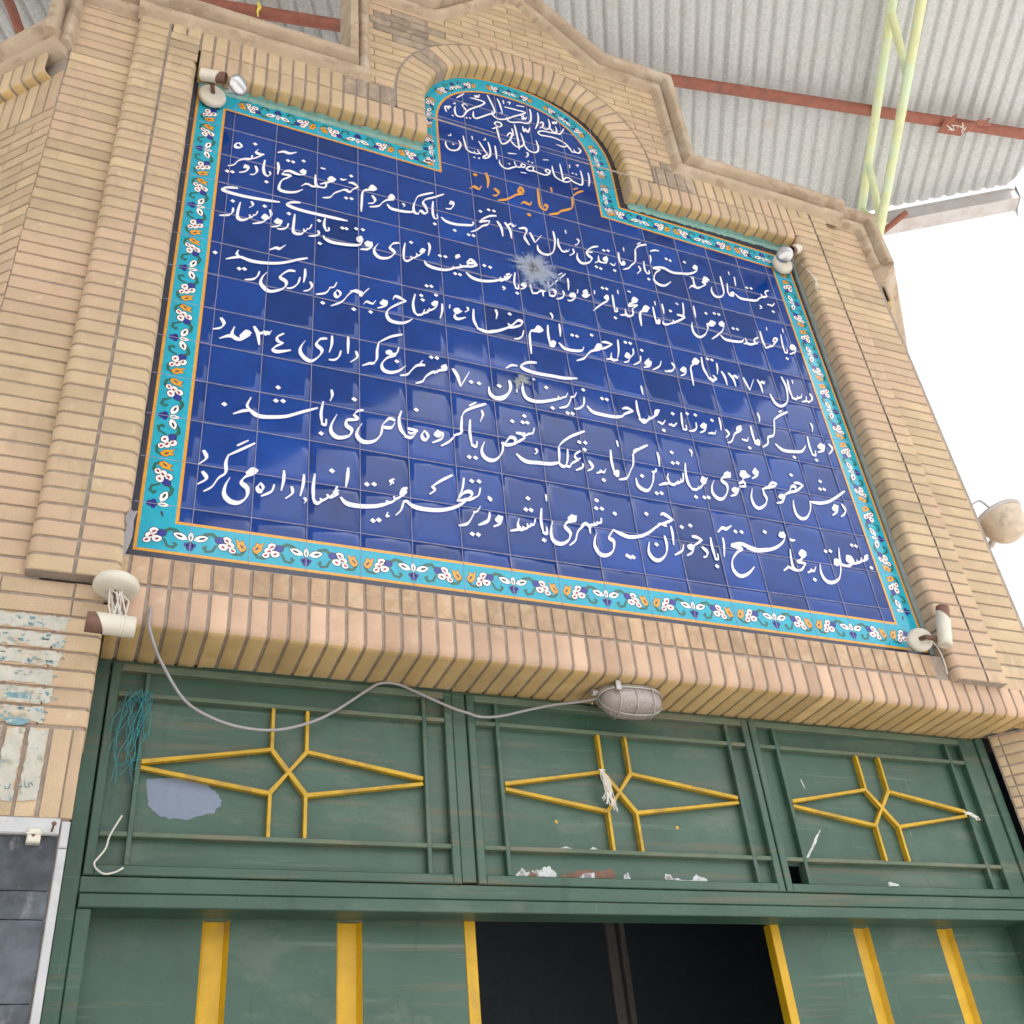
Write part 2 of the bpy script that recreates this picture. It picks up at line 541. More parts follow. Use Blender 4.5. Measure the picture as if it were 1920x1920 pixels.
# ---- two pilasters with rounded edges
for side in (0, 1):
    mb = MB()
    xo, xj, xi = ((-0.290, -0.146, -0.006), (3.705, 3.588, 3.425))[side]
    s = 1 if side == 0 else -1
    y = -0.172
    while y < 2.96:
        fa = Frame((0, y, ZP), (0, 1, 0), (1, 0, 0), (0, 0, 1))
        fb = Frame((0, y + PITCH - 0.0095, ZP), (0, 1, 0), (1, 0, 0), (0, 0, 1))
        if not (y > 2.72):
            prof_brick(mb, fa, fb, bullprof(xj + s * 0.006, xi, 0.105, 0.03))
        elif y < 2.90:
            flat_brick(mb, fP, [(min(xj + s * .006, xi), y), (max(xj + s * .006, xi), y), (max(xj + s * .006, xi), y + PITCH - .0095), (min(xj + s * .006, xi), y + PITCH - .0095)])
        prof_brick(mb, fa, fb, bullprof(xj - s * 0.006, xo, 0.055, 0.03 if side == 0 else 0.006))
        y += PITCH
    fr = [Frame((0, yy, ZP), (0, 1, 0), (1, 0, 0), (0, 0, 1)) for yy in (-0.172, 3.0)]
    prof_mortar(mb, fr, bullprof(xj + s * 0.0, xi, 0.11, 0.03), 1)
    prof_mortar(mb, fr, bullprof(xj - s * 0.0, xo, 0.055, 0.03 if side == 0 else 0.006), 1)
    mb.box(min(xo, xi) + 0.004, max(xo, xi) - 0.004, -0.1735, -0.1715, 0.0 if side else ZW - JD, ZP - 0.006, mi=1)
    if side == 1:
        mb.box(3.4, 3.452, -0.02, 2.70, -0.005, 0.012, mi=5)
    mb.build('pilaster', BM, building, smooth=35)

# ---- lintel below the panel: cut course, rounded soldiers, soffit
mb = MB()
SP = 0.0655
x = -0.045
i = 0
YS = -0.305
while x < 3.98:
    x1 = x + SP - 0.011
    if x1 < 3.41:
        flat_brick(mb, fW, [(x, -0.152), (x1, -0.152), (x1, -0.05 + jit(.002)), (x, -0.05 + jit(.002))], 4)
    x0b = max(x, -0.03)
    fa = Frame((x0b, 0, ZW), (1, 0, 0), (0, 1, 0), (0, 0, 1))
    fb = Frame((x1, 0, ZW), (1, 0, 0), (0, 1, 0), (0, 0, 1))
    dep = 0.262 if x < 3.70 else max(0.04, 0.05 - (-0.2 + (x + .03 - 3.71)))
    prof_brick(mb, fa, fb, bullprof(-0.166, YS, dep, 0.03), 3, mi_under=2)
    x += SP
    i += 1
fr = [Frame((xx, 0, ZW), (1, 0, 0), (0, 1, 0), (0, 0, 1)) for xx in (-0.026, 3.985)]
prof_mortar(mb, fr, bullprof(-0.156, YS, 0.25, 0.03), 1)
mb.poly([(-0.02, -0.1565), (3.42, -0.1565), (3.42, -0.046), (-0.02, -0.046)], ZW - JD - 0.001, mi=1)
mb.box(-0.01, 3.42, -0.075, -0.046, -0.01, ZW - JD - 0.004, mi=5)
mb.build('lintel', BM, building, smooth=35)

# ---- surround above the panel: soldiers, arch ring, gable courses
mb = MB()
XC, HW, YSP, HT = 1.735, 0.588, 2.94, 0.575      # arch opening
RING = 0.168


def arch(t):
    """0..1 along the opening edge, left foot to right foot; returns point and outward normal"""
    n = 400
    return None


pts = []
for k in range(25):
    pts.append((XC - HW, 2.825 + (YSP - 2.825) * k / 25))
for k in range(0, 201):
    a = math.pi * (1 - k / 200)
    ca, sa = math.cos(a), math.sin(a)
    ex = 2 / 2.25
    pts.append((XC + HW * math.copysign(abs(ca) ** ex, ca), YSP + HT * abs(sa) ** ex))
for k in range(25):
    pts.append((XC + HW, YSP - (YSP - 2.825) * (k + 1) / 25))
acc = [0.0]
for k in range(1, len(pts)):
    acc.append(acc[-1] + math.dist(pts[k], pts[k - 1]))


def along(poly, ac, s):
    s = min(max(s, 0), ac[-1])
    lo = 0
    hi = len(ac) - 1
    while hi - lo > 1:
        mid = (lo + hi) // 2
        if ac[mid] <= s:
            lo = mid
        else:
            hi = mid
    f = (s - ac[lo]) / max(ac[hi] - ac[lo], 1e-9)
    p = Vector(poly[lo]).lerp(Vector(poly[hi]), f)
    a = Vector(poly[max(lo - 1, 0)])
    b = Vector(poly[min(hi + 1, len(poly) - 1)])
    d = (b - a).normalized()
    return p, d


def aframe(s):
    p, d = along(pts, acc, s)
    nrm = (-d.y, d.x, 0)                   # outward (left of travel from left foot up)
    return Frame((p.x, p.y, ZP), (d.x, d.y, 0), nrm, (0, 0, 1))


NV = 37
step = acc[-1] / NV
for k in range(NV):
    fa, fb = aframe(k * step + 0.0048), aframe((k + 1) * step - 0.0048)
    # profile runs from ring outside towards the opening (v decreasing to 0)
    prof_brick(mb, fa, fb, bullprof(RING - 0.006, 0.0, 0.096, 0.03), 0, mi_under=2)
fr = [aframe(acc[-1] * k / 120) for k in range(121)]
prof_mortar(mb, fr, bullprof(RING + 0.004, 0.0, 0.1, 0.03), 1)
# ring outer outline as a function of x/y for clipping the courses
outer = []
for k in range(241):
    f = aframe(acc[-1] * k / 240)
    q = f.o + f.v * (RING + 0.004)
    outer.append((q.x, q.y))


def outer_x(y, left):
    best = None
    for a, b in zip(outer, outer[1:]):
        if (a[1] - y) * (b[1] - y) <= 0 and a[1] != b[1]:
            xx = a[0] + (b[0] - a[0]) * (y - a[1]) / (b[1] - a[1])
            if left and xx < XC and (best is None or xx < best):
                best = xx
            if not left and xx >= XC and (best is None or xx > best):
                best = xx
    return best


top_outer = max(p[1] for p in outer)
# soldiers: lower rounded row and upper flat row on both sides of the arch
for lo_, hi_ in ((0.0, XC - HW), (XC + HW, 3.42)):
    x = lo_ + 0.006
    n = round((hi_ - lo_) / SP)
    sp = (hi_ - lo_) / n
    for k in range(n):
        xa, xb = lo_ + k * sp + 0.0055, lo_ + (k + 1) * sp - 0.0055
        fa = Frame((xa, 0, ZP), (1, 0, 0), (0, 1, 0), (0, 0, 1))
        fb = Frame((xb, 0, ZP), (1, 0, 0), (0, 1, 0), (0, 0, 1))
        prof_brick(mb, fa, fb, bullprof(2.814, 2.685, 0.1, 0.03), 0, mi_under=2)
        xo = outer_x(2.9, lo_ < 1)
        qa, qb = (xa, min(xb, xo - 0.004)) if lo_ < 1 else (max(xa, xo + 0.004), xb)
        if qb - qa > 0.012:
            flat_brick(mb, fP, [(qa, 2.826), (qb, 2.826), (qb, 2.975), (qa, 2.975)])
    fr = [Frame((xx, 0, ZP), (1, 0, 0), (0, 1, 0), (0, 0, 1)) for xx in (lo_ + 0.004, hi_ - 0.004)]
    prof_mortar(mb, fr, bullprof(2.8195, 2.685, 0.11, 0.03), 1)
for a, b in ((XC - HW - 0.05, XC - HW - 0.002), (XC + HW + 0.002, XC + HW + 0.05)):
    mb.box(a, b, 2.692, 2.822, -0.004, ZP - 0.010, bev=0.004)
# extra soldiers over the pilasters' inner bricks
for a, b in ((-0.14, 0.0), (3.42, 3.58)):
    for k in range(2):
        w = (b - a) / 2
        flat_brick(mb, fP, [(a + k * w + .005, 2.905), (a + (k + 1) * w - .005, 2.905), (a + (k + 1) * w - .005, 2.975), (a + k * w + .005, 2.975)])
# gable wall courses
GL, GR, GH, GA, GE, GF = 0.83, 2.655, 3.79, 4.30, 1.24, 2.256
y = 2.985
r = 0
while y < 4.26:
    h = PITCH - 0.0095

    def lim(yy, left):
        if yy < GH:
            return GL if left else GR
        f = (yy - GH) / (GA - GH)
        return (GE + (1.748 - GE) * f) if left else (GF - (GF - 1.748) * f)
    y1 = y + h
    sh = 0.105 * (r % 2) + 0.02
    if y1 < top_outer:
        for left in (True, False):
            a, b = outer_x(y, left), outer_x(y1, left)
            if a is None or b is None:
                continue
            if left:
                course(mb, fP, (lim(y, True), lim(y1, True)), (a - 0.004, b - 0.004), y, h, shift=sh)
            else:
                course(mb, fP, (a + 0.004, b + 0.004), (lim(y, False), lim(y1, False)), y, h, shift=sh)
    else:
        course(mb, fP, (lim(y, True), lim(y1, True)), (lim(y, False), lim(y1, False)), y, h, shift=sh)
    y += PITCH
    r += 1
# mortar sheets of the gable wall (left, right, top), meeting the ring's own mortar
zz = ZP - JD
for left in (True, False):
    row = []
    for k in range(41):
        yy = 2.82 + (top_outer - 0.002 - 2.82) * k / 40
        xo = outer_x(yy, left)
        if xo is None:
            xo = XC
        e = (GL - 0.02 if yy < GH else lim(yy, True)) if left else (GR + 0.02 if yy < GH else lim(yy, False))
        if yy < 2.985:
            e = -0.14 if left else 3.58
        row.append(((xo, yy, zz), (e, yy, zz)))
    v = [p for q in row for p in q]
    mb.add(v, [(2 * k, 2 * k + 1, 2 * k + 3, 2 * k + 2) for k in range(40)], 0.5, 1)
mb.poly([(lim(top_outer, True), top_outer - .002), (lim(top_outer, False), top_outer - .002), (GF, GH) if GH > top_outer else (GF, top_outer), (1.748, GA)], zz, mi=1)
mb.build('gable_wall', BM, building, smooth=35)


# ---- moulded cornice swept along the stepped outline
def cornice(path, z, name='cornice', frames=None, capa=True, capb=True, prof=None):
    """path: (x, y) points; outward is to the left of travel reversed (upwards for left-to-right travel)"""
    mb = MB()
    pr = prof or [(-0.03, -0.02), (-0.006, 0.006), (0.0, 0.026), (0.01, 0.040), (0.024, 0.046), (0.038, 0.042), (0.047, 0.030), (0.050, 0.018), (0.055, 0.016),
                  (0.060, 0.03), (0.064, 0.062), (0.068, 0.076), (0.074, 0.083), (0.098, 0.085), (0.112, 0.081), (0.118, 0.06), (0.118, -0.12)]
    n = len(path)
    rings = []
    for i in range(n):
        p = Vector(path[i])
        d0 = (p - Vector(path[i - 1])).normalized() if i > 0 else None
        d1 = (Vector(path[i + 1]) - p).normalized() if i < n - 1 else None
        if d0 is None:
            d0 = d1
        if d1 is None:
            d1 = d0
        n0, n1 = Vector((-d0.y, d0.x)), Vector((-d1.y, d1.x))
        mt = (n0 + n1).normalized()
        k = 1 / max(0.3, mt.dot(n0))
        rings.append([(p.x + mt.x * k * a, p.y + mt.y * k * a, z + c) for a, c in pr])
    # subdivide for a slightly uneven, hand-made edge
    fine = []
    for i in range(n - 1):
        L = (Vector(path[i + 1]) - Vector(path[i])).length
        m_ = max(1, int(L / 0.09))
        for k in range(m_):
            f = k / m_
            j = 0 if k == 0 else 1
            fine.append([tuple(a + (b - a) * f + j * jit(0.0012) for a, b in zip(p, q)) for p, q in zip(rings[i], rings[i + 1])])
    fine.append(rings[-1])
    mb.rings(fine, 0.5, 0, capa, capb)
    return mb.build(name, M['stone'], building, smooth=40)


CY = 2.985
cornice([(-0.30, CY), (GL, CY), (GL, GH - 0.01), (GE, GH - 0.01), (1.748, GA), (GF, GH - 0.01), (GR, GH - 0.01), (GR, CY), (3.83, CY)], ZP)
cornice([(-0.548, 2.60), (-0.548, 3.0), (-0.302, 3.0)], ZW)
cornice([(3.832, 3.0), (3.988, 3.0), (3.988, 2.66)], ZW)
# parapet core behind the brick skin
mb = MB()
core = [(-0.535, -0.16), (-0.535, 3.05), (GL - 0.03, 3.05), (GL - 0.03, GH + 0.05), (GE, GH + 0.05), (1.748, GA + 0.06), (GF, GH + 0.05), (GR + 0.03, GH + 0.05), (GR + 0.03, 3.05), (3.975, 3.05), (3.975, -0.16)]
mb.rings([[(p[0], p[1], zc) for p in core] for zc in (-0.26, -0.02)], 0.5, 0, True, True)
mb.build('parapet_core', M['render'], building, tri=True)

# ---- angled side walls (45 degrees) with rounded lintel band and cornice
q2 = math.sqrt(0.5)
for side in (0, 1):
    mb = MB()
    if side == 0:
        fr0 = Frame((-0.55, 0, ZW), (-q2, 0, -q2), (0, 1, 0), (-q2, 0, q2))
    else:
        fr0 = Frame((3.99, 0, ZW), (q2, 0, -q2), (0, 1, 0), (q2, 0, q2))
    U1 = 1.25
    y = 2.165 - PITCH
    r = 0
    while y > -0.95:
        course(mb, fr0, 0.002, U1, y, PITCH - 0.0095, shift=0.1 * (r % 2))
        y -= PITCH
        r += 1
    u = 0.008
    while u < U1 - 0.06:
        flat_brick(mb, fr0, [(u, 2.17), (u + 0.054, 2.17), (u + 0.054, 2.44), (u, 2.44)])
        if u > 0.02:
            fa = Frame(fr0.p(u + .003, 0, 0.05), fr0.u, fr0.v, fr0.n)
            fb = Frame(fr0.p(u + 0.056, 0, 0.05), fr0.u, fr0.v, fr0.n)
            prof_brick(mb, fa, fb, bullprof(2.60, 2.42, 0.06, 0.03), 0, mi_under=2)
        u += SP
    prof_mortar(mb, [Frame(fr0.p(uu, 0, 0.05), fr0.u, fr0.v, fr0.n) for uu in (0.085, U1)], bullprof(2.62, 2.42, 0.06, 0.03), 1)
    mb.add([fr0.p(0.0, -3.62, -JD), fr0.p(U1, -3.62, -JD), fr0.p(U1, 2.6, -JD), fr0.p(0.0, 2.6, -JD)], [(0, 1, 2, 3)], 0.5, 1)
    mb.build('side_wall', BM, building, smooth=35)
    # its cornice
    mb = MB()
    pr = [(2.55, -0.02), (2.555, 0.05), (2.57, 0.075), (2.59, 0.085), (2.605, 0.078), (2.612, 0.085), (2.625, 0.115), (2.645, 0.13), (2.672, 0.13), (2.68, 0.11), (2.68, -0.15)]
    mb.rings([[fr0.p(uu - (0.02 if uu < 0.05 else 0), v + jit(.001), n_) for v, n_ in pr] for uu in (0.035, 0.14, 0.3, 0.5, 0.8, U1)], 0.5, 0, True, True)
    mb.build('cornice', M['stone'], building, smooth=40)

# ---- splayed jamb right of the gate
mb = MB()
fr0 = Frame((3.712, 0, -0.2), (q2, 0, q2), (0, 1, 0), (-q2, 0, q2))
y = -0.312 - 0.046
while y > -0.80:
    course(mb, fr0, 0.065, 0.352, y, 0.040, L=0.4, shift=-0.3)
    y -= 0.047
while y > -0.95:
    course(mb, fr0, 0.065, 0.352, y - 0.02, 0.055, L=0.2)
    y -= 0.062
mb.add([fr0.p(0.06, -3.62, -JD), fr0.p(0.352, -3.62, -JD), fr0.p(0.352, -0.306, -JD), fr0.p(0.06, -0.306, -JD)], [(0, 1, 2, 3)], 0.5, 1)
mb.poly([(3.956, -3.62), (3.99, -3.62), (3.99, -0.31), (3.956, -0.31)], ZW - 0.004, mi=0)
mb.build('gate_jamb', BM, building, smooth=35)

# ---- marble trim and slate cladding at the left foot
mb = MB()
mb.box(-0.56, -0.069, -0.984, -0.938, 0.0, ZW + 0.012, bev=0.004)
mb.build('marble_band', M['marble'], building, smooth=40)
mb = MB()
yy = -0.944
for h in (0.075, 0.62, 0.62, 0.62, 0.62):
    mb.box(-0.0655, -0.0425, yy - h + 0.002, yy, -0.2, ZW + 0.004, bev=0.003)
    yy -= h
mb.build('marble_edge_strip', M['marble'], building, smooth=40)
mb = MB()
ys = [-0.986, -1.131, -1.205, -1.408, -1.62, -1.83, -2.05, -2.3, -2.6, -2.9, -3.2, -3.62]
for a, b in zip(ys, ys[1:]):
    n = 12
    m_ = max(3, int((a - b) / 0.02))
    grid = [[(-0.56 + (0.49) * i / 24, b + 0.0015 + (a - b - 0.003) * j / m_, ZW - 0.004 + (0.0 if i in (0, 24) or j in (0, m_) else 0.003) + jit(0.003)) for i in range(25)] for j in range(m_ + 1)]
    mb.rings(grid, tone(), 0, closed=False)
mb.poly([(-0.56, -3.62), (-0.068, -3.62), (-0.068, -0.98), (-0.56, -0.98)], ZW - 0.016)
mb.build('slate_cladding', M['slate'], building)

# ---- body of the building behind the front, with a dark room behind the gate
mb = MB()
ub = 1.25 * q2
xl, xr, zb = -0.55 - ub, 3.99 + ub, ZW - ub
mb.box(xl, xl + 0.25, -G0, 2.4, -8.0, zb - 0.01)
mb.build('flank_wall', M['render'], building)
mb = MB()
mb.box(xr - 0.25, xr, -G0, 2.4, -8.0, zb - 0.01)
mb.build('flank_wall', M['render'], building)
mb = MB()
mb.box(xl, xr, -G0, 2.4, -8.25, -8.001)
mb.build('rear_wall', M['render'], building)
mb = MB()
mb.box(-0.7, 4.15, 2.1, 2.3, -7.99, -0.27)
mb.build('roof_slab', M['concrete'], building)
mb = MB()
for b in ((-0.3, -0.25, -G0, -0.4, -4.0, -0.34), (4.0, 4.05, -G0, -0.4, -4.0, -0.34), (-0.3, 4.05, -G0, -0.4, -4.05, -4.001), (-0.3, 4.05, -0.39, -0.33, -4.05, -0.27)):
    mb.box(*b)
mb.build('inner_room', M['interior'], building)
# ground
mb = MB()
mb.box(-600, 600, -G0 - 0.3, -G0, -600, 600)
g = mb.build('ground', M['ground'])
g['kind'] = 'structure'
# ------------------------------------------------------------------ tile panel
panel = thing('tile_panel', 'cobalt blue glazed tile panel with white Persian lettering and turquoise floral border above the gate', 'tile sign', (1.7, 0, 0))
T = 0.2
LB = 0.155            # inner edge of the left border


def top_y(x):         # inner edge of the painted top border
    return 2.535 - 0.021 * (x - 0.15) if x < 2.0 else 2.508 - 0.038 * (x - 2.15)


IC, IHW, IYS, IHT = 1.697, 0.456, 2.94, 0.432      # inner arch line


def inner_arch(n=60):
    r = []
    for k in range(n + 1):
        a = math.pi * (1 - k / n)
        ca, sa = math.cos(a), math.sin(a)
        r.append((IC + IHW * math.copysign(abs(ca) ** 0.9, ca), IYS + IHT * abs(sa) ** 0.9))
    return r


# tiles: each a slightly tilted glazed square with a rounded rim
mb = MB()
for i in range(-1, 18):
    for j in range(-1, 18):
        x0, x1, y0, y1 = i * T, i * T + T, j * T, j * T + T
        if i < 0 or i > 16 or j < 0:
            continue
        if j >= 13 and not (4 <= i <= 12):
            if j > 13:
                continue
        if j > 17:
            continue
        y1 = min(y1, 3.5) if j >= 13 else y1
        if j == 13 and not (4 <= i <= 12):
            y1 = 2.66
        if y1 <= y0:
            continue
        tx, ty, g = rnd.gauss(0, 0.0042), rnd.gauss(0, 0.0042), 0.0009
        cx, cy = (x0 + x1) / 2, (y0 + y1) / 2
        bulge = rnd.uniform(0.0002, 0.0006)
        base = (abs(tx) + abs(ty)) * 0.1 + bulge
        zf = lambda x, y: (x - cx) * tx + (y - cy) * ty - base
        rings = []
        for ins, dz in ((g, -0.004), (g, -0.0012), (g + 0.0025, -0.0002), (0.03, bulge * 0.7), (0.07, bulge)):
            a0, a1, b0, b1 = x0 + ins, x1 - ins, y0 + min(ins, (y1 - y0) * .4), y1 - min(ins, (y1 - y0) * .4)
            rings.append([(x, y, zf(x, y) + dz) for x, y in ((a0, b0), (a1, b0), (a1, b1), (a0, b1))])
        mb.rings(rings, tone(), 0, False, True)
mb.build('blue_tiles', M['blue'], panel, smooth=30)
mb = MB()
mb.box(-0.005, 3.405, -0.06, 2.69, -0.018, -0.005)
mb.box(XC - HW - 0.02, XC + HW + 0.02, 2.691, 3.60, -0.018, -0.005)
mb.build('tile_bed', M['grout2'], panel)

# grout lines over everything
mb = MB()
for i in range(1, 17):
    yt = 2.6 if not (6 <= i <= 11) else 3.38
    mb.box(i * T - 0.0011, i * T + 0.0011, 0.0, yt, -0.004, 0.0026 + 0.0001 * (i % 3))
for j in range(1, 17):
    if j <= 12:
        x0, x1 = 0.0, 3.4
    else:
        x0, x1 = 1.17, 2.30
        if j * T > 2.94:
            f = math.sqrt(max(0, 1 - ((j * T - 2.94) / 0.5) ** 2))
            x0, x1 = IC - 0.53 * f, IC + 0.53 * f
        if f_ := (j * T > 3.36):
            continue
    mb.box(x0, x1, j * T - 0.0011, j * T + 0.0011, -0.004, 0.0023)
mb.build('grout_lines', M['grout'], panel)

# painted border: navy edge, orange lines and turquoise band as thin glaze layers
BMATS = [M['navy_glaze'], M['orange_glaze'], M['turq'], M['white_glaze'], M['red_glaze'], M['royal_glaze'], M['green_glaze'], M['grout2']]
border = MB()


def strip(path, ta, tb, z, mi, mb_=None):
    """band between offsets ta..tb to the outside of a polyline given as (point, outward) pairs"""
    a = [(p.x + n.x * ta, p.y + n.y * ta, z) for p, n in path]
    b = [(p.x + n.x * tb, p.y + n.y * tb, z) for p, n in path]
    (mb_ or border).rings([a, b], 0.5, mi, closed=False)


def mitre(path):
    out = []
    n = len(path)
    for i in range(n):
        p = Vector(path[i])
        d0 = (p - Vector(path[i - 1])).normalized() if i else None
        d1 = (Vector(path[i + 1]) - p).normalized() if i < n - 1 else None
        d0 = d0 or d1
        d1 = d1 or d0
        n0, n1 = Vector((-d0.y, d0.x)), Vector((-d1.y, d1.x))
        m_ = (n0 + n1).normalized()
        out.append((p, m_ / max(0.3, m_.dot(n0))))
    return out


# closed inner line, travelling clockwise so that outward is on the left
inner = [(LB, 0.139), (LB, top_y(LB)), (1.241, top_y(1.241))] + inner_arch() + [(2.152, top_y(2.152)), (3.245, top_y(3.245)), (3.262, 0.132), (LB, 0.139)]
loop = inner[:-1]
n = len(loop)
mit = []
for i in range(n):
    p = Vector(loop[i])
    d0 = (p - Vector(loop[i - 1])).normalized()
    d1 = (Vector(loop[(i + 1) % n]) - p).normalized()
    n0, n1 = Vector((-d0.y, d0.x)), Vector((-d1.y, d1.x))
    m_ = (n0 + n1).normalized()
    mit.append((p, m_ / max(0.3, m_.dot(n0))))
mit.append(mit[0])
strip(mit, 0.0, 0.0115, 0.0014, 1)
strip(mit, 0.0115, 0.126, 0.0014, 2)
strip(mit, 0.126, 0.137, 0.0014, 1)
strip(mit, 0.137, 0.19, 0.0012, 0)

# floral motif, in (s, t): s along the border, t across (0 = inner edge, 0.114 = outer edge)


def ell(cs, ct, a, b, ang, n=9):
    c, s_ = math.cos(ang), math.sin(ang)
    return [(cs + a * math.cos(2 * math.pi * k / n) * c - b * math.sin(2 * math.pi * k / n) * s_, ct + a * math.cos(2 * math.pi * k / n) * s_ + b * math.sin(2 * math.pi * k / n) * c) for k in range(n)]


def tear(cs, ct, L, w, ang):
    r = [(0, 0), (0.25 * L, 0.8 * w), (0.55 * L, w), (0.82 * L, 0.6 * w), (L, 0), (0.82 * L, -0.6 * w), (0.55 * L, -w), (0.25 * L, -0.8 * w)]
    c, s_ = math.cos(ang), math.sin(ang)
    return [(cs + x * c - y * s_, ct + x * s_ + y * c) for x, y in r]


def rib(pp, w0, w1):
    L, R = [], []
    for i, p in enumerate(pp):
        a, b = pp[max(i - 1, 0)], pp[min(i + 1, len(pp) - 1)]
        d = Vector((b[0] - a[0], b[1] - a[1])).normalized()
        w = w0 + (w1 - w0) * i / (len(pp) - 1)
        if 0 < i < len(pp) - 1:
            w *= 1.25
        L.append((p[0] - d.y * w, p[1] + d.x * w))
        R.append((p[0] + d.y * w, p[1] - d.x * w))
    return L + R[::-1]


MOT = []   # (polygon, material, layer)


def both(poly, mi, layer, sym=True):
    MOT.append((poly, mi, layer))
    if sym:
        MOT.append(([(-s, t) for s, t in poly][::-1], mi, layer))


cT = 0.057
# half motif for s in 0..0.2, centre joint at s = 0 (t grows outwards)
both(rib([(0.028, cT - 0.012), (0.048, cT - 0.03), (0.07, cT - 0.034), (0.088, cT - 0.02)], 0.004, 0.007), 6, 1)
both(rib([(0.088, cT + 0.008), (0.075, cT + 0.036), (0.055, cT + 0.04), (0.046, cT + 0.026), (0.056, cT + 0.02)], 0.004, 0.006), 6, 1)
both(rib([(0.128, cT + 0.022), (0.15, cT + 0.036), (0.172, cT + 0.034), (0.186, cT + 0.014)], 0.006, 0.004), 6, 1)
for (a, b, L, w, g) in ((0.008, cT, 0.052, 0.0135, 0.35), ):
    both(tear(a, b, L + 0.006, w + 0.003, -g), 0, 2)
    both(tear(a + 0.002, b, L, w, -g), 3, 3)
    both(ell(a + 0.030, b - 0.010, 0.012, 0.0045, -g), 0, 4)
both(ell(0.0, cT + 0.028, 0.015, 0.02, 0), 0, 1, False)
both(ell(0.0, cT + 0.03, 0.012, 0.017, 0), 5, 2, False)
both(ell(0.013, cT + 0.022, 0.008, 0.009, 0), 5, 2)
both(tear(0.0, cT + 0.012, 0.046, 0.011, -math.pi / 2), 0, 3, False)
both(tear(0.0, cT + 0.010, 0.042, 0.009, -math.pi / 2), 3, 4, False)
both(ell(0.0, cT - 0.008, 0.0035, 0.010, 0), 6, 5, False)
for (a, b, r, q) in ((0.098, cT - 0.012, 0.0165, 5), (0.122, cT - 0.018, 0.0155, 3), (0.134, cT + 0.002, 0.015, 3), (0.110, cT + 0.012, 0.0165, 3), (0.142, cT + 0.022, 0.013, 3)):
    both(ell(a, b, r + 0.003, r * 0.86 + 0.003, 0.3), 0, 2)
    both(ell(a, b, r, r * 0.86, 0.3), q, 3)
for (a, b) in ((0.122, cT - 0.016), (0.131, cT + 0.004), (0.110, cT + 0.013), (0.143, cT + 0.022)):
    both(ell(a, b, 0.0075, 0.0048, 0.6), 4, 4)
leaf = [(0.150, cT - 0.030), (0.163, cT - 0.018), (0.178, cT - 0.026), (0.180, cT - 0.012), (0.190, cT + 0.002), (0.184, cT + 0.018), (0.172, cT + 0.022), (0.158, cT + 0.006), (0.155, cT - 0.012)]
both([(0.171 + (s - 0.171) * 1.12, cT + (t - cT) * 1.12) for s, t in leaf], 0, 1)
both(leaf, 1, 2)
both(ell(0.174, cT + 0.0, 0.0105, 0.0035, 0.9), 0, 3)
ROCK = {0: 0, 1: 1, 3: 3, 4: 4, 5: 5, 6: 6}


def place_motif(fn, s0, scale=1.0, clip=(-9, 9)):
    for poly, mi, layer in MOT:
        ok = all(clip[0] <= s0 + s * scale <= clip[1] for s, t in poly)
        if ok:
            border.poly_n = 0
            p2 = [fn(s0 + s * scale, t) for s, t in poly]
            border.add([(a, b, 0.00165 + 0.00012 * layer) for a, b in p2], [tuple(range(len(p2)))], 0.5, mi)


bi = 0.0115
# bottom: joints at even tiles (centre motif) so that leaves meet at the odd joints
for s0 in [0.2 + 0.4 * k for k in range(9)]:
    if abs(s0 - 1.8) < 0.01:
        pass
    place_motif(lambda s, t: (s, 0.139 - 0.0115 * 0 - bi - t + -0.007 * (s / 3.4)), s0, clip=(0.03, 3.37))
# left and right sides, top strips
for s0 in [0.2 + 0.4 * k for k in range(7)]:
    place_motif(lambda s, t: (LB - bi - t, s), s0, clip=(0.15, 2.62))
    place_motif(lambda s, t: (3.262 - 0.007 * s + bi + t, s), s0, clip=(0.15, 2.56))
for s0 in (0.4, 0.8, 1.2):
    place_motif(lambda s, t: (s, top_y(s) + bi + t), s0, clip=(0.15, 1.2))
for s0 in (2.4, 2.8, 3.2):
    place_motif(lambda s, t: (s, top_y(s) + bi + t), s0, clip=(2.2, 3.33))
# arch and its two upright legs
apath = [(1.241, top_y(1.241) + k * (IYS - top_y(1.241)) / 20) for k in range(20)] + inner_arch(120) + [(2.152, IYS - (k + 1) * (IYS - top_y(2.152)) / 20) for k in range(20)]
aacc = [0.0]
for k in range(1, len(apath)):
    aacc.append(aacc[-1] + math.dist(apath[k], apath[k - 1]))


def onarch(s, t):
    p, d = along(apath, aacc, s)
    tt = bi + t * 0.82
    return (p.x - d.y * tt, p.y + d.x * tt)


na = 7
for k in range(na):
    place_motif(onarch, aacc[-1] * (k + 0.5) / na, scale=0.7, clip=(0.02, aacc[-1] - 0.02))
border.build('floral_border', BMATS, panel)

# damaged spots: one pale star-shaped impact with grey centre, one knocked-off flake
def burst(cx, cy, r, seed, name, matl, z, squash=1.0, spokes=46, inner_=0.35):
    rg = random.Random(seed)
    mb = MB()
    pp = []
    for k in range(spokes):
        a = 2 * math.pi * k / spokes
        q = r * (rg.uniform(0.55, 1.0) if k % 2 else rg.uniform(inner_, 0.6))
        q *= 1 + 0.25 * math.cos(a + 0.6)
        pp.append((cx + q * math.cos(a), cy + q * squash * math.sin(a)))
    mb.add([(cx, cy, z)] + [(p[0], p[1], z) for p in pp], [(0, k + 1, (k + 1) % spokes + 1) for k in range(spokes)], 0.5, 0)
    return mb.build(name, matl, panel)
M['impact'] = mat('chipped pale glaze', (0.24, 0.29, 0.42), 0.55, var=0.3, scale=60, spots=[((0.10, 0.10, 0.13), 30, 0.60, 0.7)])
M['flake'] = mat('grey bared clay', (0.20, 0.21, 0.22), 0.9, var=0.3, scale=60)
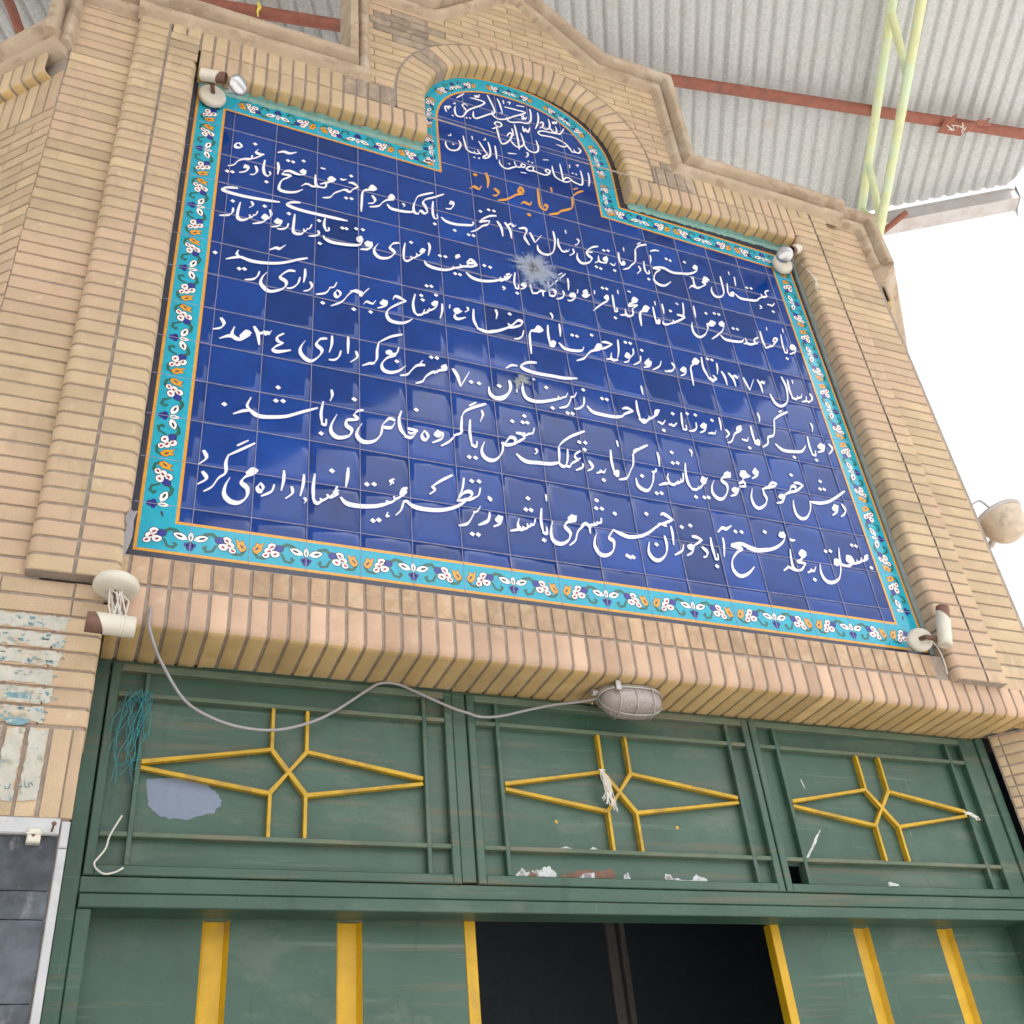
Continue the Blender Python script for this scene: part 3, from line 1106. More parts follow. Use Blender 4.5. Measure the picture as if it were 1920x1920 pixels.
M['haze_glaze'] = mat('dulled blue glaze', (0.045, 0.085, 0.27), 0.35, var=0.3, scale=40)


def smear_mat(name, base, mid, dark):
    mt = bpy.data.materials.new(name)
    mt.use_nodes = True
    t = mt.node_tree
    N, L = t.nodes, t.links
    b = N['Principled BSDF']
    b.inputs['Roughness'].default_value = 0.6
    at = N.new('ShaderNodeAttribute')
    at.attribute_name = 'tone'
    tc = N.new('ShaderNodeTexCoord')
    no = N.new('ShaderNodeTexNoise')
    no.inputs['Scale'].default_value = 55
    no.inputs['Detail'].default_value = 6
    L.new(tc.outputs['Object'], no.inputs['Vector'])
    ad = N.new('ShaderNodeMath')
    ad.operation = 'MULTIPLY_ADD'
    L.new(no.outputs[0], ad.inputs[0])
    ad.inputs[1].default_value = 0.9
    ad.inputs[2].default_value = -0.45
    sm = N.new('ShaderNodeMath')
    sm.operation = 'ADD'
    L.new(ad.outputs[0], sm.inputs[0])
    L.new(at.outputs['Fac'], sm.inputs[1])
    rp = N.new('ShaderNodeValToRGB')
    rp.color_ramp.elements[0].position = 0.25
    rp.color_ramp.elements[0].color = (*base, 1)
    rp.color_ramp.elements[1].position = 1.0
    rp.color_ramp.elements[1].color = (*dark, 1)
    em = rp.color_ramp.elements.new(0.72)
    em.color = (*mid, 1)
    L.new(sm.outputs[0], rp.inputs[0])
    L.new(rp.outputs[0], b.inputs['Base Color'])
    al = N.new('ShaderNodeMapRange')
    al.inputs[1].default_value = 0.08
    al.inputs[2].default_value = 0.55
    al.inputs[3].default_value = 0
    al.inputs[4].default_value = 0.92
    L.new(sm.outputs[0], al.inputs[0])
    L.new(al.outputs[0], b.inputs['Alpha'])
    return mt


def impact(cx, cy, rx, ry, z, seed, matl, nr=14, ns=72, stretch=0.0):
    rg = random.Random(seed)
    reach = [0.0] * ns
    for k in range(ns):
        a = 2 * math.pi * k / ns
        reach[k] = rg.uniform(0.35, 1.0) * (1 + 0.25 * math.cos(a - 5.6))
    reach = [(reach[k - 1] + 2 * reach[k] + reach[(k + 1) % ns]) / 4 for k in range(ns)]
    mb = MB()
    for i in range(nr):
        r0, r1 = i / nr, (i + 1) / nr
        for k in range(ns):
            a0, a1 = 2 * math.pi * k / ns, 2 * math.pi * (k + 1) / ns
            q = [(cx + rx * r * math.cos(a), cy + ry * r * math.sin(a), z) for r, a in ((r0, a0), (r1, a0), (r1, a1), (r0, a1))]
            f = max(0.0, 1 - ((r0 + r1) / 2) / max(reach[k], 0.05))
            mb.add(q if i else q[1:3] + q[:1], [tuple(range(4 if i else 3))], min(1.0, f ** 0.8), 0)
    return mb.build('glaze_chip', matl, panel)


M['impact'] = smear_mat('pale shattered glaze', (0.10, 0.16, 0.36), (0.27, 0.31, 0.40), (0.07, 0.07, 0.085))
M['chip'] = smear_mat('bared grey clay', (0.10, 0.15, 0.32), (0.27, 0.28, 0.27), (0.20, 0.20, 0.18))
impact(1.685, 1.955, 0.225, 0.185, 0.0048, 3, M['impact'])
impact(1.545, 1.168, 0.062, 0.055, 0.0047, 8, M['chip'], 9, 36)
impact(1.520, 1.135, 0.035, 0.055, 0.0049, 9, M['chip'], 7, 28)

# turquoise paint smeared along the soffit edges
for xa, xb, yv in ((0.02, 1.14, 2.679), (2.34, 3.38, 2.679)):
    mb = MB()
    n = 60
    a, b = [], []
    for k in range(n + 1):
        x = xa + (xb - xa) * k / n
        a.append((x, yv + 0.001, 0.004))
        b.append((x, yv - 0.0 + 0.001, 0.012 + rnd.random() * 0.022))
    mb.rings([a, b], 0.5, 0, closed=False)
    mb.rings([[(p[0], 2.640 + rnd.random() * 0.012, 0.0032) for p in a], [(p[0], p[1], 0.004) for p in a]], 0.5, 0, closed=False)
    mb.build('paint_smear', M['smear'], panel)

# ------------------------------------------------------------------ gate
gate = thing('metal_gate', 'green metal gate with three ornamented transom panels and half open leaves striped yellow', 'gate', (1.85, -G0, ZD))
GM = [M['green'], M['green_dusty'], M['yellow']]
mb = MB()
B = 0.003
mb.box(-0.0405, 0.008, -G0, -0.309, -0.27, ZD - 0.008, bev=B)           # left post
mb.box(3.632, 3.700, -1.01, -0.309, -0.27, ZD - 0.008, bev=B)
mb.box(3.701, 3.748, -G0, -0.309, -0.27, ZD + 0.004, bev=B)
mb.box(1.194, 1.247, -1.006, -0.309, -0.27, ZD - 0.010, bev=B)            # mullions
mb.box(2.482, 2.484, -1.006, -0.309, -0.27, ZD - 0.012)
mb.box(0.0, 3.70, -0.318, -0.307, -0.26, ZD - 0.014, tone=0.4)
mb.box(0.009, 3.70, -1.0625, -1.0145, -0.27, ZD - 0.006, bev=B)            # rail, two steps
mb.box(0.011, 3.70, -1.106, -1.066, -0.29, ZD + 0.003, bev=B)
mb.box(0.011, 3.70, -1.0655, -1.063, -0.28, ZD - 0.012, tone=0.0)
mb.box(0.009, 0.050, -G0, -1.107, -0.30, ZD - 0.004, bev=B)              # inner posts of the doorway
mb.box(3.632, 3.699, -G0, -1.107, -0.34, ZD - 0.004, bev=B)
mb.build('frame', GM, gate)
mb = MB()                                                               # dusty top edge strip under the soffit
mb.box(0.30, 1.19, -0.3065, -0.300, -0.23, ZD - 0.006, mi=1)
mb.build('top_flashing', GM, gate)

PX = [(0.0125, 1.1905), (1.2495, 2.4795), (2.4865, 3.629)]
for pi_, (xa, xb) in enumerate(PX):
    mb = MB()
    w = 0.030
    ytop, ybot = -0.320, -1.0125
    zs = ZD - 0.031
    # outer members (butted)
    mb.box(xa, xa + w, ybot, ytop, -0.235, ZD, bev=B)
    mb.box(xb - w, xb, ybot, ytop, -0.235, ZD, bev=B)
    mb.box(xa + w, xb - w, ybot, ybot + 0.031, -0.235, ZD - 0.0005, bev=B)
    mb.box(xa + w, xb - w, ytop - 0.026, ytop, -0.235, ZD - 0.0005, bev=B, mi=1)
    # sheet
    if pi_ < 2:
        mb.box(xa + w, xb - w, ybot + 0.031, ytop - 0.026, -0.236, zs)
    else:
        hx, hy = xa + w + 0.0775, -0.905
        mb.box(hx, xb - w, ybot + 0.031, ytop - 0.026, -0.236, zs)
        mb.box(xa + w, hx, hy, ytop - 0.026, -0.236, zs)
    tp = mb.build('transom_panel', GM, gate)
    mb = MB()
    lx, rx = xa + 0.117, xb - 0.107
    bw = 0.0155
    uy, ly = -0.421, -0.880
    for bx in (lx, rx):
        mb.box(bx - bw / 2, bx + bw / 2, ybot + 0.031, ytop - 0.026, zs, ZD - 0.0025, bev=0.002)
    for by_ in (uy, ly):
        mb.box(xa + w, lx - bw / 2, by_ - bw, by_, zs, ZD - 0.003, bev=0.002, mi=1)
        mb.box(lx + bw / 2, rx - bw / 2, by_ - bw, by_, zs, ZD - 0.003, bev=0.002, mi=1)
        mb.box(rx + bw / 2, xb - w, by_ - bw, by_, zs, ZD - 0.003, bev=0.002, mi=1)
    mb.build('bar', GM, tp)
    # yellow star of flat bars
    mb = MB()
    cx = (0.6045, 1.839, 3.0615)[pi_]
    cy = -0.660
    hw_ = 0.0585
    lt, rt = (0.1375, 1.072) if pi_ == 0 else (lx + 0.012, rx - 0.012)
    ny, nly = cy + 0.0775, cy - 0.0775

    def fbar(p, q, k=0.0, w_=0.0108):
        d = Vector((q[0] - p[0], q[1] - p[1])).normalized()
        nn = Vector((-d.y, d.x)) * w_ / 2
        r = [(p[0] + nn.x, p[1] + nn.y), (p[0] - nn.x, p[1] - nn.y), (q[0] - nn.x, q[1] - nn.y), (q[0] + nn.x, q[1] + nn.y)]
        z1 = ZD - 0.004 - k
        mb.rings([[(x, y, zs + 0.001) for x, y in r], [(x, y, z1 - 0.002) for x, y in r], [(x + (cxm - x) * 0.004, y + (cym - y) * 0.1, z1) for x, y in r for cxm, cym in [((p[0] + q[0]) / 2, (p[1] + q[1]) / 2)]]], tone(), 2, False, True)
    for s in (-1, 1):
        nx = cx + s * hw_
        fbar((nx, uy - bw), (nx, ny), 0.0006)
        fbar((nx, ny), (cx - s * hw_, nly), 0.0012 if s < 0 else 0.0018)
        fbar((nx, nly), (nx, ly + (-0.012 if (pi_ == 1 or s < 0) else 0)), 0.0006)
        tip = (lt if s < 0 else rt, cy - 0.004)
        fbar((nx, ny), (tip[0], cy + 0.004), 0.0024)
        fbar((nx, nly), (tip[0], cy - 0.011), 0.003)
    mb.build('star_ornament', [M['green'], M['green_dusty'], M['yellow_bar']], tp)
    # bare and primed patches of the paint
    zz = zs + 0.0009
    rg = random.Random(40 + pi_)

    def blob(poly, mi, rough=0.008, lay=0, sub=5):
        out = []
        for a, b in zip(poly, poly[1:] + poly[:1]):
            for k in range(sub):
                f = k / sub
                out.append((a[0] + (b[0] - a[0]) * f + rg.uniform(-rough, rough) * (0 if k == 0 else 1), a[1] + (b[1] - a[1]) * f + rg.uniform(-rough, rough) * (0 if k == 0 else 1)))
        mq = MB()
        mq.add([(x, y, zz + 0.0004 * lay) for x, y in out], [tuple(range(len(out)))], 0.5, 0)
        mq.build('bare_patch', [M['bare'], M['primer'], M['rusty'], M['green_dusty'], M['yellow']][mi], tp)
    if pi_ == 0:
        blob([(0.162, -0.702), (0.25, -0.692), (0.343, -0.708), (0.39, -0.745), (0.398, -0.775), (0.375, -0.803), (0.287, -0.828), (0.215, -0.822), (0.174, -0.787)], 1, 0.004)
    if pi_ == 1:
        yb = ybot + 0.0315
        blob([(1.385, yb), (1.40, -0.966), (1.425, -0.943), (1.44, -0.962), (1.47, -0.955), (1.50, -0.946), (1.525, -0.936), (1.552, -0.962), (1.552, yb)], 0, 0.005)
        blob([(1.440, -0.972), (1.455, -0.958), (1.475, -0.965), (1.485, -0.970), (1.46, -0.979)], 2, 0.003, 1)
        blob([(1.556, yb), (1.57, -0.968), (1.60, -0.962), (1.64, -0.95), (1.68, -0.943), (1.70, -0.952), (1.72, -0.945), (1.765, -0.938), (1.78, -0.958), (1.79, yb)], 2, 0.006)
        blob([(1.628, yb), (1.65, -0.968), (1.68, -0.955), (1.70, -0.958), (1.695, yb)], 0, 0.005, 1)
        blob([(1.808, yb), (1.82, -0.958), (1.838, -0.952), (1.843, yb)], 0, 0.004)
        blob([(1.985, yb), (1.99, -0.95), (2.01, -0.952), (2.02, -0.968), (2.10, -0.97), (2.118, -0.947), (2.15, -0.96), (2.175, yb)], 0, 0.005)
        blob([(1.60, -0.708), (1.66, -0.690), (1.72, -0.688), (1.76, -0.700), (1.75, -0.712), (1.66, -0.716)], 3, 0.004)
        blob([(2.02, -0.702), (2.09, -0.692), (2.15, -0.702), (2.12, -0.717), (2.05, -0.718)], 3, 0.004)
        for px, py in ((1.575, -0.776), (2.075, -0.776)):
            blob([(px, py + .006), (px + .008, py), (px, py - .009), (px - .008, py)], 4, 0.002)
        blob([(1.575, -0.872), (1.60, -0.864), (1.625, -0.872)], 0, 0.002)
        blob([(1.69, -0.872), (1.71, -0.862), (1.73, -0.872)], 0, 0.002)
    if pi_ == 2:
        blob([(2.998, -0.972), (3.0, -0.957), (3.02, -0.955), (3.03, -0.962), (3.05, -0.965), (3.06, -0.974)], 0, 0.003)
        blob([(2.62, -0.883), (2.66, -0.84), (2.70, -0.79), (2.735, -0.755), (2.732, -0.765), (2.70, -0.81), (2.64, -0.875)], 0, 0.002)
        blob([(2.70, -0.548), (2.705, -0.55), (2.715, -0.59), (2.709, -0.59)], 0, 0.001)
        blob([(2.865, -0.877), (2.885, -0.870), (2.90, -0.878), (2.92, -0.875), (2.91, -0.884), (2.87, -0.885)], 3, 0.002)
# hinged leaves below the rail, set back behind it
ZL = -0.305
for side in (0, 1):
    xa, xb = ((0.0505, 1.270), (2.452, 3.6315))[side]
    strips = ((0.379, 0.461), (0.798, 0.880)) if side == 0 else ((2.838, 2.916), (3.254, 3.335))
    ex = (1.229, 1.270) if side == 0 else (2.4535, 2.492)
    mb = MB()
    # sheet made of upright fields between the pressed channels
    edges = [xa] + [v for s in strips for v in s] + ([ex[0]] if side == 0 else []) + ([xb] if side == 1 else [])
    if side == 1:
        edges[0] = ex[1]
    for k in range(0, len(edges) - 1, 2):
        mb.box(edges[k], edges[k + 1], -G0 + 0.03, -1.093, -0.345, ZL)
    for s0, s1 in strips:
        mb.box(s0, s1, -1.1075, -1.093, -0.345, ZL, mi=1)
    lf = mb.build('gate_leaf', GM, gate)
    for s0, s1 in strips:
        mb = MB()
        d = 0.022
        y1 = -1.1078
        pts_ = [(s0, ZL), (s0 + 0.010, ZL - d), (s1 - 0.014, ZL - d), (s1, ZL)]
        mb.rings([[(x, -G0 + 0.03, z) for x, z in pts_], [(x, y1, z) for x, z in pts_]], 0.5, 2, closed=False)
        mb.add([(x, y1, z) for x, z in pts_], [(0, 1, 2, 3)], 0.2, 1)
        mb.build('yellow_channel', GM, lf)
    mb = MB()
    mb.box(ex[0] + 0.0005, ex[1] - 0.0005, -G0 + 0.03, -1.10, -0.345, ZL + 0.003, bev=0.002, mi=2)
    mb.build('yellow_edge_strip', GM, lf)
# inner door seen through the gap
inner_door = thing('inner_door', 'dark glazed inner door with grey frame bars behind the open gate', 'door', (2.7, -G0, -2.02))
mb = MB()
mb.box(2.661, 2.716, -G0, -0.42, -2.05, -2.0, bev=0.004)
mb.box(2.740, 2.772, -G0, -0.42, -2.05, -2.0, bev=0.004)
mb.box(1.2, 1.25, -G0, -0.42, -2.05, -2.0, bev=0.004)
mb.box(1.26, 2.65, -0.50, -0.42, -2.05, -2.0, bev=0.004)
mb.build('door_frame', M['innerbar'], inner_door)
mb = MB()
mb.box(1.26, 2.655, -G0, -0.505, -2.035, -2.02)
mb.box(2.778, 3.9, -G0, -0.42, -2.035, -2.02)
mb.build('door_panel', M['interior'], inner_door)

# ------------------------------------------------------------------ canopy roof
canopy = thing('canopy_roof', 'corrugated metal canopy roof with red purlin and grey gutter above the parapet', 'canopy', (3.0, -G0, 2.0))
HR = 5.2
al = math.radians(-62)
ca_ = Vector((math.cos(al), 0, math.sin(al)))           # along the corrugations, away from the street
cn_ = Vector((-math.sin(al), 0, math.cos(al)))         # across
E0 = Vector((6.80, 0, -0.445))
back_d = Vector((math.cos(math.radians(31.5)), 0, math.sin(math.radians(31.5))))
side_d = Vector((-0.154, 0, 0.988))
front_p, front_d = Vector((0, 0, 3.35)), Vector((0.986, 0, 0.165))


def cut(p, d, q, e):      # parameter along p + t d where it meets the line q + s e (in plan)
    det = d.x * (-e.z) + e.x * d.z
    rx, rz = q.x - p.x, q.z - p.z
    return (rx * (-e.z) + e.x * rz) / det


PW = 0.1135
q = -7.0
sheet_no = 0
per = 9
while q < 9.5:
    mb = MB()
    rows = []
    n = per * 12 + 6
    lift = 0.004 * (sheet_no % 2) + rnd.uniform(0, 0.002)
    for k in range(n):
        w = q + PW * k / 12
        hgt = (0, 0, 0, 0, 0, 0, 0.002, 0.011, 0.021, 0.023, 0.015, 0.004)[k % 12]
        o = cn_ * w
        tb = cut(o, ca_, E0, back_d)
        tf = cut(o, ca_, front_p if q > 4.2 else Vector((0, 0, 9.0)), front_d)
        ts = cut(o, ca_, E0, side_d)
        # right edge cuts the far corrugations
        end = tb
        pe = o + ca_ * tb
        st = tf
        pf = o + ca_ * tf
        if pe.x > E0.x or (pe - E0).dot(back_d) > 0:
            end = ts
        if end <= st + 0.02:
            rows.append(None)
            continue
        row = []
        for j in range(9):
            t_ = st + (end - st) * j / 8
            p = o + ca_ * t_
            row.append((p.x, HR + 0.02 + hgt + lift, p.z))
        rows.append(row)
    rr = [r for r in rows if r]
    if len(rr) > 1:
        mb.rings(rr, tone(), 0, closed=False)
        mb.build('roof_sheet', M['sheet'], canopy, smooth=60)
    q += PW * per
    sheet_no += 1

mb = MB()
mb.tube([(-6.2, 5.135, -1.0 - 6.3 * 0.158), (0.099, 5.135, -0.996), (3.39, 5.135, -0.479), (6.43, 5.135, 0.034), (6.72, 5.135, 0.08)], 0.045, 12)
mb.tube([(-6.2, 5.135, 1.2 - 6.3 * 0.158), (6.5, 5.135, 1.2 + 6.4 * 0.158)], 0.045, 12)
mb.build('purlin', M['redox'], canopy, smooth=40)
mb = MB()                      # gutter channel under the back edge
e1 = E0
for (a0, a1, h0, h1) in ((0.0, 0.10, 5.165, 5.185), (0.005, 0.03, 5.05, 5.165), (0.03, 0.14, 5.05, 5.062), (0.14, 0.155, 5.05, 5.19)):
    nrm = Vector((0.523, 0, -0.853))
    r = []
    for t_ in (-9.0, 0.02):
        p = e1 + back_d * t_
        r.append([p + nrm * a0 + Vector((0, h0, 0)), p + nrm * a1 + Vector((0, h0, 0)), p + nrm * a1 + Vector((0, h1, 0)), p + nrm * a0 + Vector((0, h1, 0))])
    mb.rings(r, 0.5, 0, True, True)
p = e1 + back_d * 0.025
mb.add([p + nrm * a + Vector((0, h, 0)) for a, h in ((-0.02, 5.19), (0.17, 5.2), (0.19, 4.98), (0.12, 5.045), (0.0, 5.045))], [(0, 1, 2, 3, 4)])
mb.build('gutter', M['gutter'], canopy)
mb = MB()
mb.tube([(5.60, 4.80, -1.15), (5.80, 4.95, -1.05), (5.955, 5.06, -0.90)], 0.028, 8)
mb.build('gutter_brace', M['redox'], canopy, smooth=40)
# lattice truss of lime painted pipes
mb = MB()
A0, A1 = Vector((4.599, 5.09, 0.621)), Vector((5.578, 5.09, -1.03))
Bq0, Bq1 = Vector((4.500, 4.65, 0.849)), Vector((5.49, 4.65, -0.853))
da, db = (A1 - A0), (Bq1 - Bq0)
mb.tube([A0 - da * 1.3, A0, A1, A1 + da * 0.10], 0.036, 12, 0.6)
mb.build('truss_chord', M['limepipe'], canopy, smooth=40)
mb = MB()
mb.tube([Bq0 - db * 1.3, Bq0, Bq1, Bq1 + db * 0.4], 0.036, 12, 0.5)
mb.build('truss_chord', M['limepipe'], canopy, smooth=40)
for (sa, sb) in ((-0.62, -0.35), (0.04, 0.30), (0.73, 0.98), (0.99, 1.0)):
    mb = MB()
    mb.tube([A0 + da * sa, Bq0 + db * sb], 0.030, 10, 0.3)
    mb.build('truss_brace', M['limepipe'], canopy, smooth=40)
mb = MB()                      # second truss far left, mostly out of view
mb.tube([(-1.02, 5.08, -1.9), (-1.19, 5.08, -1.42), (-2.2, 5.08, 0.9)], 0.034, 10)
mb.build('truss_chord', M['redox'], canopy, smooth=40)
# posts carrying the front of the canopy, outside the view
for px, pz in ((-5.5, 3.0), (8.6, 3.2), (-4.5, 8.2)):
    mb = MB()
    mb.tube([(px, -G0, pz), (px, 5.1, pz)], 0.06, 12)
    mb.build('canopy_post', M['limepipe'], canopy, smooth=40)

# torn rusty bracket hanging on the purlin
br = thing('rusty_bracket', 'torn rust red sheet bracket clamped on the purlin beside the pale truss', 'bracket', (5.76, 5.1, -0.09))
mb = MB()
O = Vector((5.76, 5.095, -0.075))
ux, uz, uy_ = Vector((0.986, 0, 0.165)), Vector((-0.165, 0, 0.986)), Vector((0, 1, 0))


def bp_(a, b, c):
    return O + ux * a + uy_ * b + uz * c


def plate(mb, q, th=0.004):
    q = [Vector(p) for p in q]
    nn = (q[1] - q[0]).cross(q[2] - q[0]).normalized() * th
    mb.rings([[p for p in q], [p + nn for p in q]], tone(), 0, True, True)


plate(mb, [bp_(-0.11, -0.035, -0.06), bp_(0.10, -0.035, -0.06), bp_(0.13, -0.03, 0.06), bp_(-0.10, -0.03, 0.05)])
plate(mb, [bp_(-0.115, -0.035, -0.06), bp_(-0.105, -0.03, 0.055), bp_(-0.055, -0.06, 0.14), bp_(-0.02, -0.045, 0.03)])
plate(mb, [bp_(0.10, -0.035, -0.05), bp_(0.13, -0.03, 0.06), bp_(0.20, -0.02, 0.10), bp_(0.17, -0.03, 0.0)])
mb.build('plate', M['redox'], br)
mb = MB()
plate(mb, [bp_(0.17, -0.03, 0.05), bp_(0.20, -0.02, 0.10), bp_(0.27, -0.01, 0.085), bp_(0.25, -0.015, 0.04)])
plate(mb, [bp_(0.25, -0.01, 0.05), bp_(0.26, -0.008, 0.11), bp_(0.285, -0.005, 0.115), bp_(0.28, -0.01, 0.03)])
plate(mb, [bp_(0.26, -0.01, 0.04), bp_(0.33, 0.0, 0.05), bp_(0.33, 0.0, 0.075), bp_(0.26, -0.01, 0.07)])
mb.build('torn_arm', M['redox'], br)
mb = MB()
for k in range(9):
    a = bp_(rnd.uniform(-0.05, 0.10), -0.045, rnd.uniform(-0.03, 0.06))
    mb.tube([a, a + Vector((rnd.uniform(-.04, .04), -.012, rnd.uniform(-.03, .03))), a + Vector((rnd.uniform(-.05, .05), -.004, rnd.uniform(-.04, .04)))], 0.0035, 5)
mb.build('wire_scrap', M['string'], br)

# ------------------------------------------------------------------ small fixtures


def tube_between(mb, a, b, prof, n=24, tone_=0.5, mi=0, c0=True, c1=True):
    a, b = Vector(a), Vector(b)
    L = (b - a).length
    mb.lathe(a, (b - a), [(f * L, r) for f, r in prof], n, tone_, mi, c0, c1)


def spotlight(base, bn, back, front, rad, label, bulb=None, base_r=0.062, wires=False):
    t = thing('spotlight', label, 'spotlight', base, 'spotlights at the corners of the tile panel')
    mb = MB()
    mb.lathe(base, bn, [(-0.012, base_r * 0.96), (-0.004, base_r), (0.006, base_r), (0.016, base_r * 0.9), (0.021, base_r * 0.72), (0.0225, base_r * 0.3), (0.0225, 0.004)], 36)
    mb.build('base_plate', M['enamel'], t, smooth=40)
    bn_ = Vector(bn).normalized()
    mb = MB()
    mb.lathe(Vector(base) + bn_ * 0.0228, bn_, [(0, 0.006), (0.002, 0.005)], 12)
    mb.build('screw', M['rusty'], t)
    a, b = Vector(back), Vector(front)
    ax = (b - a).normalized()
    mb = MB()
    tube_between(mb, a, b, [(-0.03, rad * 0.6), (-0.02, rad * 0.86), (0.0, rad), (0.20, rad), (0.205, rad * 1.03), (0.225, rad * 1.03), (0.23, rad), (0.27, rad), (0.275, rad * 1.03), (0.295, rad * 1.03), (0.30, rad), (0.60, rad)], c1=False)
    # slanted end of the painted sleeve
    u = Vector((0, 1, 0)) - ax * ax.y
    u.normalize()
    w_ = ax.cross(u)
    L = (b - a).length
    r0, r1 = [], []
    for k in range(32):
        g = 2 * math.pi * k / 32
        d = u * math.cos(g) + w_ * math.sin(g)
        r0.append(a + ax * (0.60 * L) + d * rad)
        r1.append(a + ax * (0.60 * L + L * 0.17 * (1 + 0.75 * math.cos(g)) - 0.02 * L) + d * rad * 1.004)
    mb.rings([r0, r1], closed=True)
    mb.build('sleeve', M['enamel'], t, smooth=40)
    mb = MB()
    tube_between(mb, a, b, [(0.45, rad * 0.94), (0.97, rad * 0.95), (1.0, rad * 0.93), (0.995, rad * 0.86), (0.55, rad * 0.84), (0.54, 0.001)], c0=False, c1=False)
    mb.build('collar', M['rusty'], t, smooth=40)
    mb = MB()
    mb.tube([Vector(base) + bn_ * 0.015, Vector(base) + bn_ * 0.05 + (a - Vector(base)) * 0.2, a + (b - a) * 0.22 - Vector((0, 0, rad * 0.9))], 0.011, 8)
    mb.build('swivel_arm', M['rusty'], t, smooth=40)
    if bulb:
        c, d, R_ = Vector(bulb[0]), Vector(bulb[1]).normalized(), bulb[2]
        mb = MB()
        mb.lathe(c, d, [(-R_ * 1.7, R_ * 0.42), (-R_ * 1.1, R_ * 0.5), (-R_ * 0.5, R_ * 0.86), (-R_ * 0.15, R_), (0.0, R_ * 1.01)], 32, cap1=False)
        mb.build('reflector', M['bulb'], t, smooth=50)
        mb = MB()
        mb.lathe(c, d, [(0.0, R_ * 1.0), (R_ * 0.12, R_ * 0.93), (R_ * 0.22, R_ * 0.7), (R_ * 0.28, R_ * 0.35), (R_ * 0.29, 0.001)], 32, cap0=False)
        mb.build('lens', M['bulb'], t, smooth=60)
    else:
        mb = MB()
        tube_between(mb, a, b, [(0.56, rad * 0.35), (0.80, rad * 0.3), (0.86, rad * 0.12)], 12)
        mb.build('socket', M['steel'], t, smooth=40)
    if wires:
        mb = MB()
        for k in range(16):
            p0 = Vector(base) + bn_ * 0.02 + Vector((rnd.uniform(-.02, .02), rnd.uniform(-.01, .0), rnd.uniform(-.01, .02)))
            p1 = a.lerp(b, 0.3) + Vector((rnd.uniform(-.03, .02), rad * 0.95, rnd.uniform(-.02, .02)))
            mid = p0.lerp(p1, 0.5) + Vector((rnd.uniform(-.025, .025), rnd.uniform(-.02, .02), rnd.uniform(-.02, .02)))
            mb.tube([p0, mid, p1], 0.0022, 5)
        mb.build('loose_wires', M['string'], t)
    return t


spotlight((0.085, 2.572, 0.03), (0.05, -0.12, 0.98), (0.02, 2.585, 0.12), (0.130, 2.560, 0.15), 0.0285,
          'cream spotlight with fitted clear bulb at the upper left corner of the blue panel', ((0.188, 2.508, 0.17), (0.45, -0.45, 0.75), 0.048), 0.064)
spotlight((3.305, 2.487, 0.03), (-0.02, -0.15, 0.97), (3.378, 2.560, 0.11), (3.270, 2.46, 0.15), 0.0285,
          'cream spotlight with fitted clear bulb at the upper right corner of the blue panel', ((3.196, 2.382, 0.17), (-0.72, -0.45, 0.55), 0.047), 0.064)
spotlight((-0.017, -0.215, 0.115), (-0.05, -0.99, 0.10), (0.050, -0.385, 0.17), (-0.088, -0.383, 0.175), 0.033,
          'empty white spotlight tube pointing left below the lower left corner of the blue panel', None, 0.070, True)
spotlight((3.312, 0.018, 0.058), (-0.55, -0.1, 0.85), (3.342, -0.055, 0.155), (3.385, 0.128, 0.175), 0.030,
          'empty cream spotlight tube pointing upward at the lower right corner of the blue panel', None, 0.055)

# oval bulkhead lamp on the soffit
bl = thing('bulkhead_lamp', 'oval bulkhead lamp with dusty ribbed glass and wire guard under the brick lintel', 'lamp', (1.862, -0.306, -0.06))
LC = Vector((1.862, -0.335, -0.062))
LX, LYd, LZ = Vector((0.985, 0.0, 0.05)).normalized(), Vector((0.0, -0.93, 0.36)).normalized(), None
LZ = LX.cross(LYd)
a_, b_ = 0.128, 0.062


def ov(k, n, s, d, dx=0.0):
    g = 2 * math.pi * k / n
    c, s2 = math.cos(g), math.sin(g)
    ex = 0.78
    return LC + LX * (math.copysign(abs(c) ** ex, c) * a_ * s[0] + dx) + LZ * (math.copysign(abs(s2) ** ex, s2) * b_ * s[1]) + LYd * d


mb = MB()
n = 48
mb.rings([[ov(k, n, s, d) for k in range(n)] for s, d in (((0.86, 0.8), -0.045), ((0.93, 0.9), -0.03), ((0.95, 0.92), 0.0), ((1.03, 1.05), 0.003), ((1.03, 1.05), 0.012), ((0.98, 0.98), 0.016))], 0.5, 0, True, False)
mb.tube([LC + LX * -0.15 + LYd * -0.01, LC + LX * -0.11 + LYd * -0.012], 0.014, 10)
mb.box(1.775, 1.795, -0.345, -0.306, 0.005, 0.012)
mb.build('housing', M['steel'], bl, smooth=35)
mb = MB()
n = 120
mb.rings([[ov(k, n, (s * (1 + 0.010 * (k % 2)), s * (1 + 0.02 * (k % 2))), d) for k in range(n)] for s, d in ((0.955, 0.010), (0.95, 0.035), (0.90, 0.055), (0.78, 0.072), (0.55, 0.082), (0.25, 0.085))], 0.5, 0, False, True)
mb.build('glass_globe', M['globe'], bl, smooth=25)
mb = MB()
for xs in (-0.55, 0.0, 0.55):
    pt = []
    for k in range(13):
        g = math.pi * (k / 12)
        pt.append(LC + LX * a_ * xs + LZ * (b_ * math.cos(g) * 1.0) + LYd * (0.012 + 0.082 * math.sin(g) ** 0.6))
    mb.tube(pt, 0.0022, 6)
pt = []
for k in range(17):
    g = math.pi * (k / 16)
    pt.append(LC + LX * (a_ * 1.02 * math.cos(g)) + LYd * (0.012 + 0.085 * math.sin(g) ** 0.7))
mb.tube(pt, 0.0022, 6)
mb.tube([ov(k % 48, 48, (1.02, 1.03), 0.016) for k in range(49)], 0.003, 6)
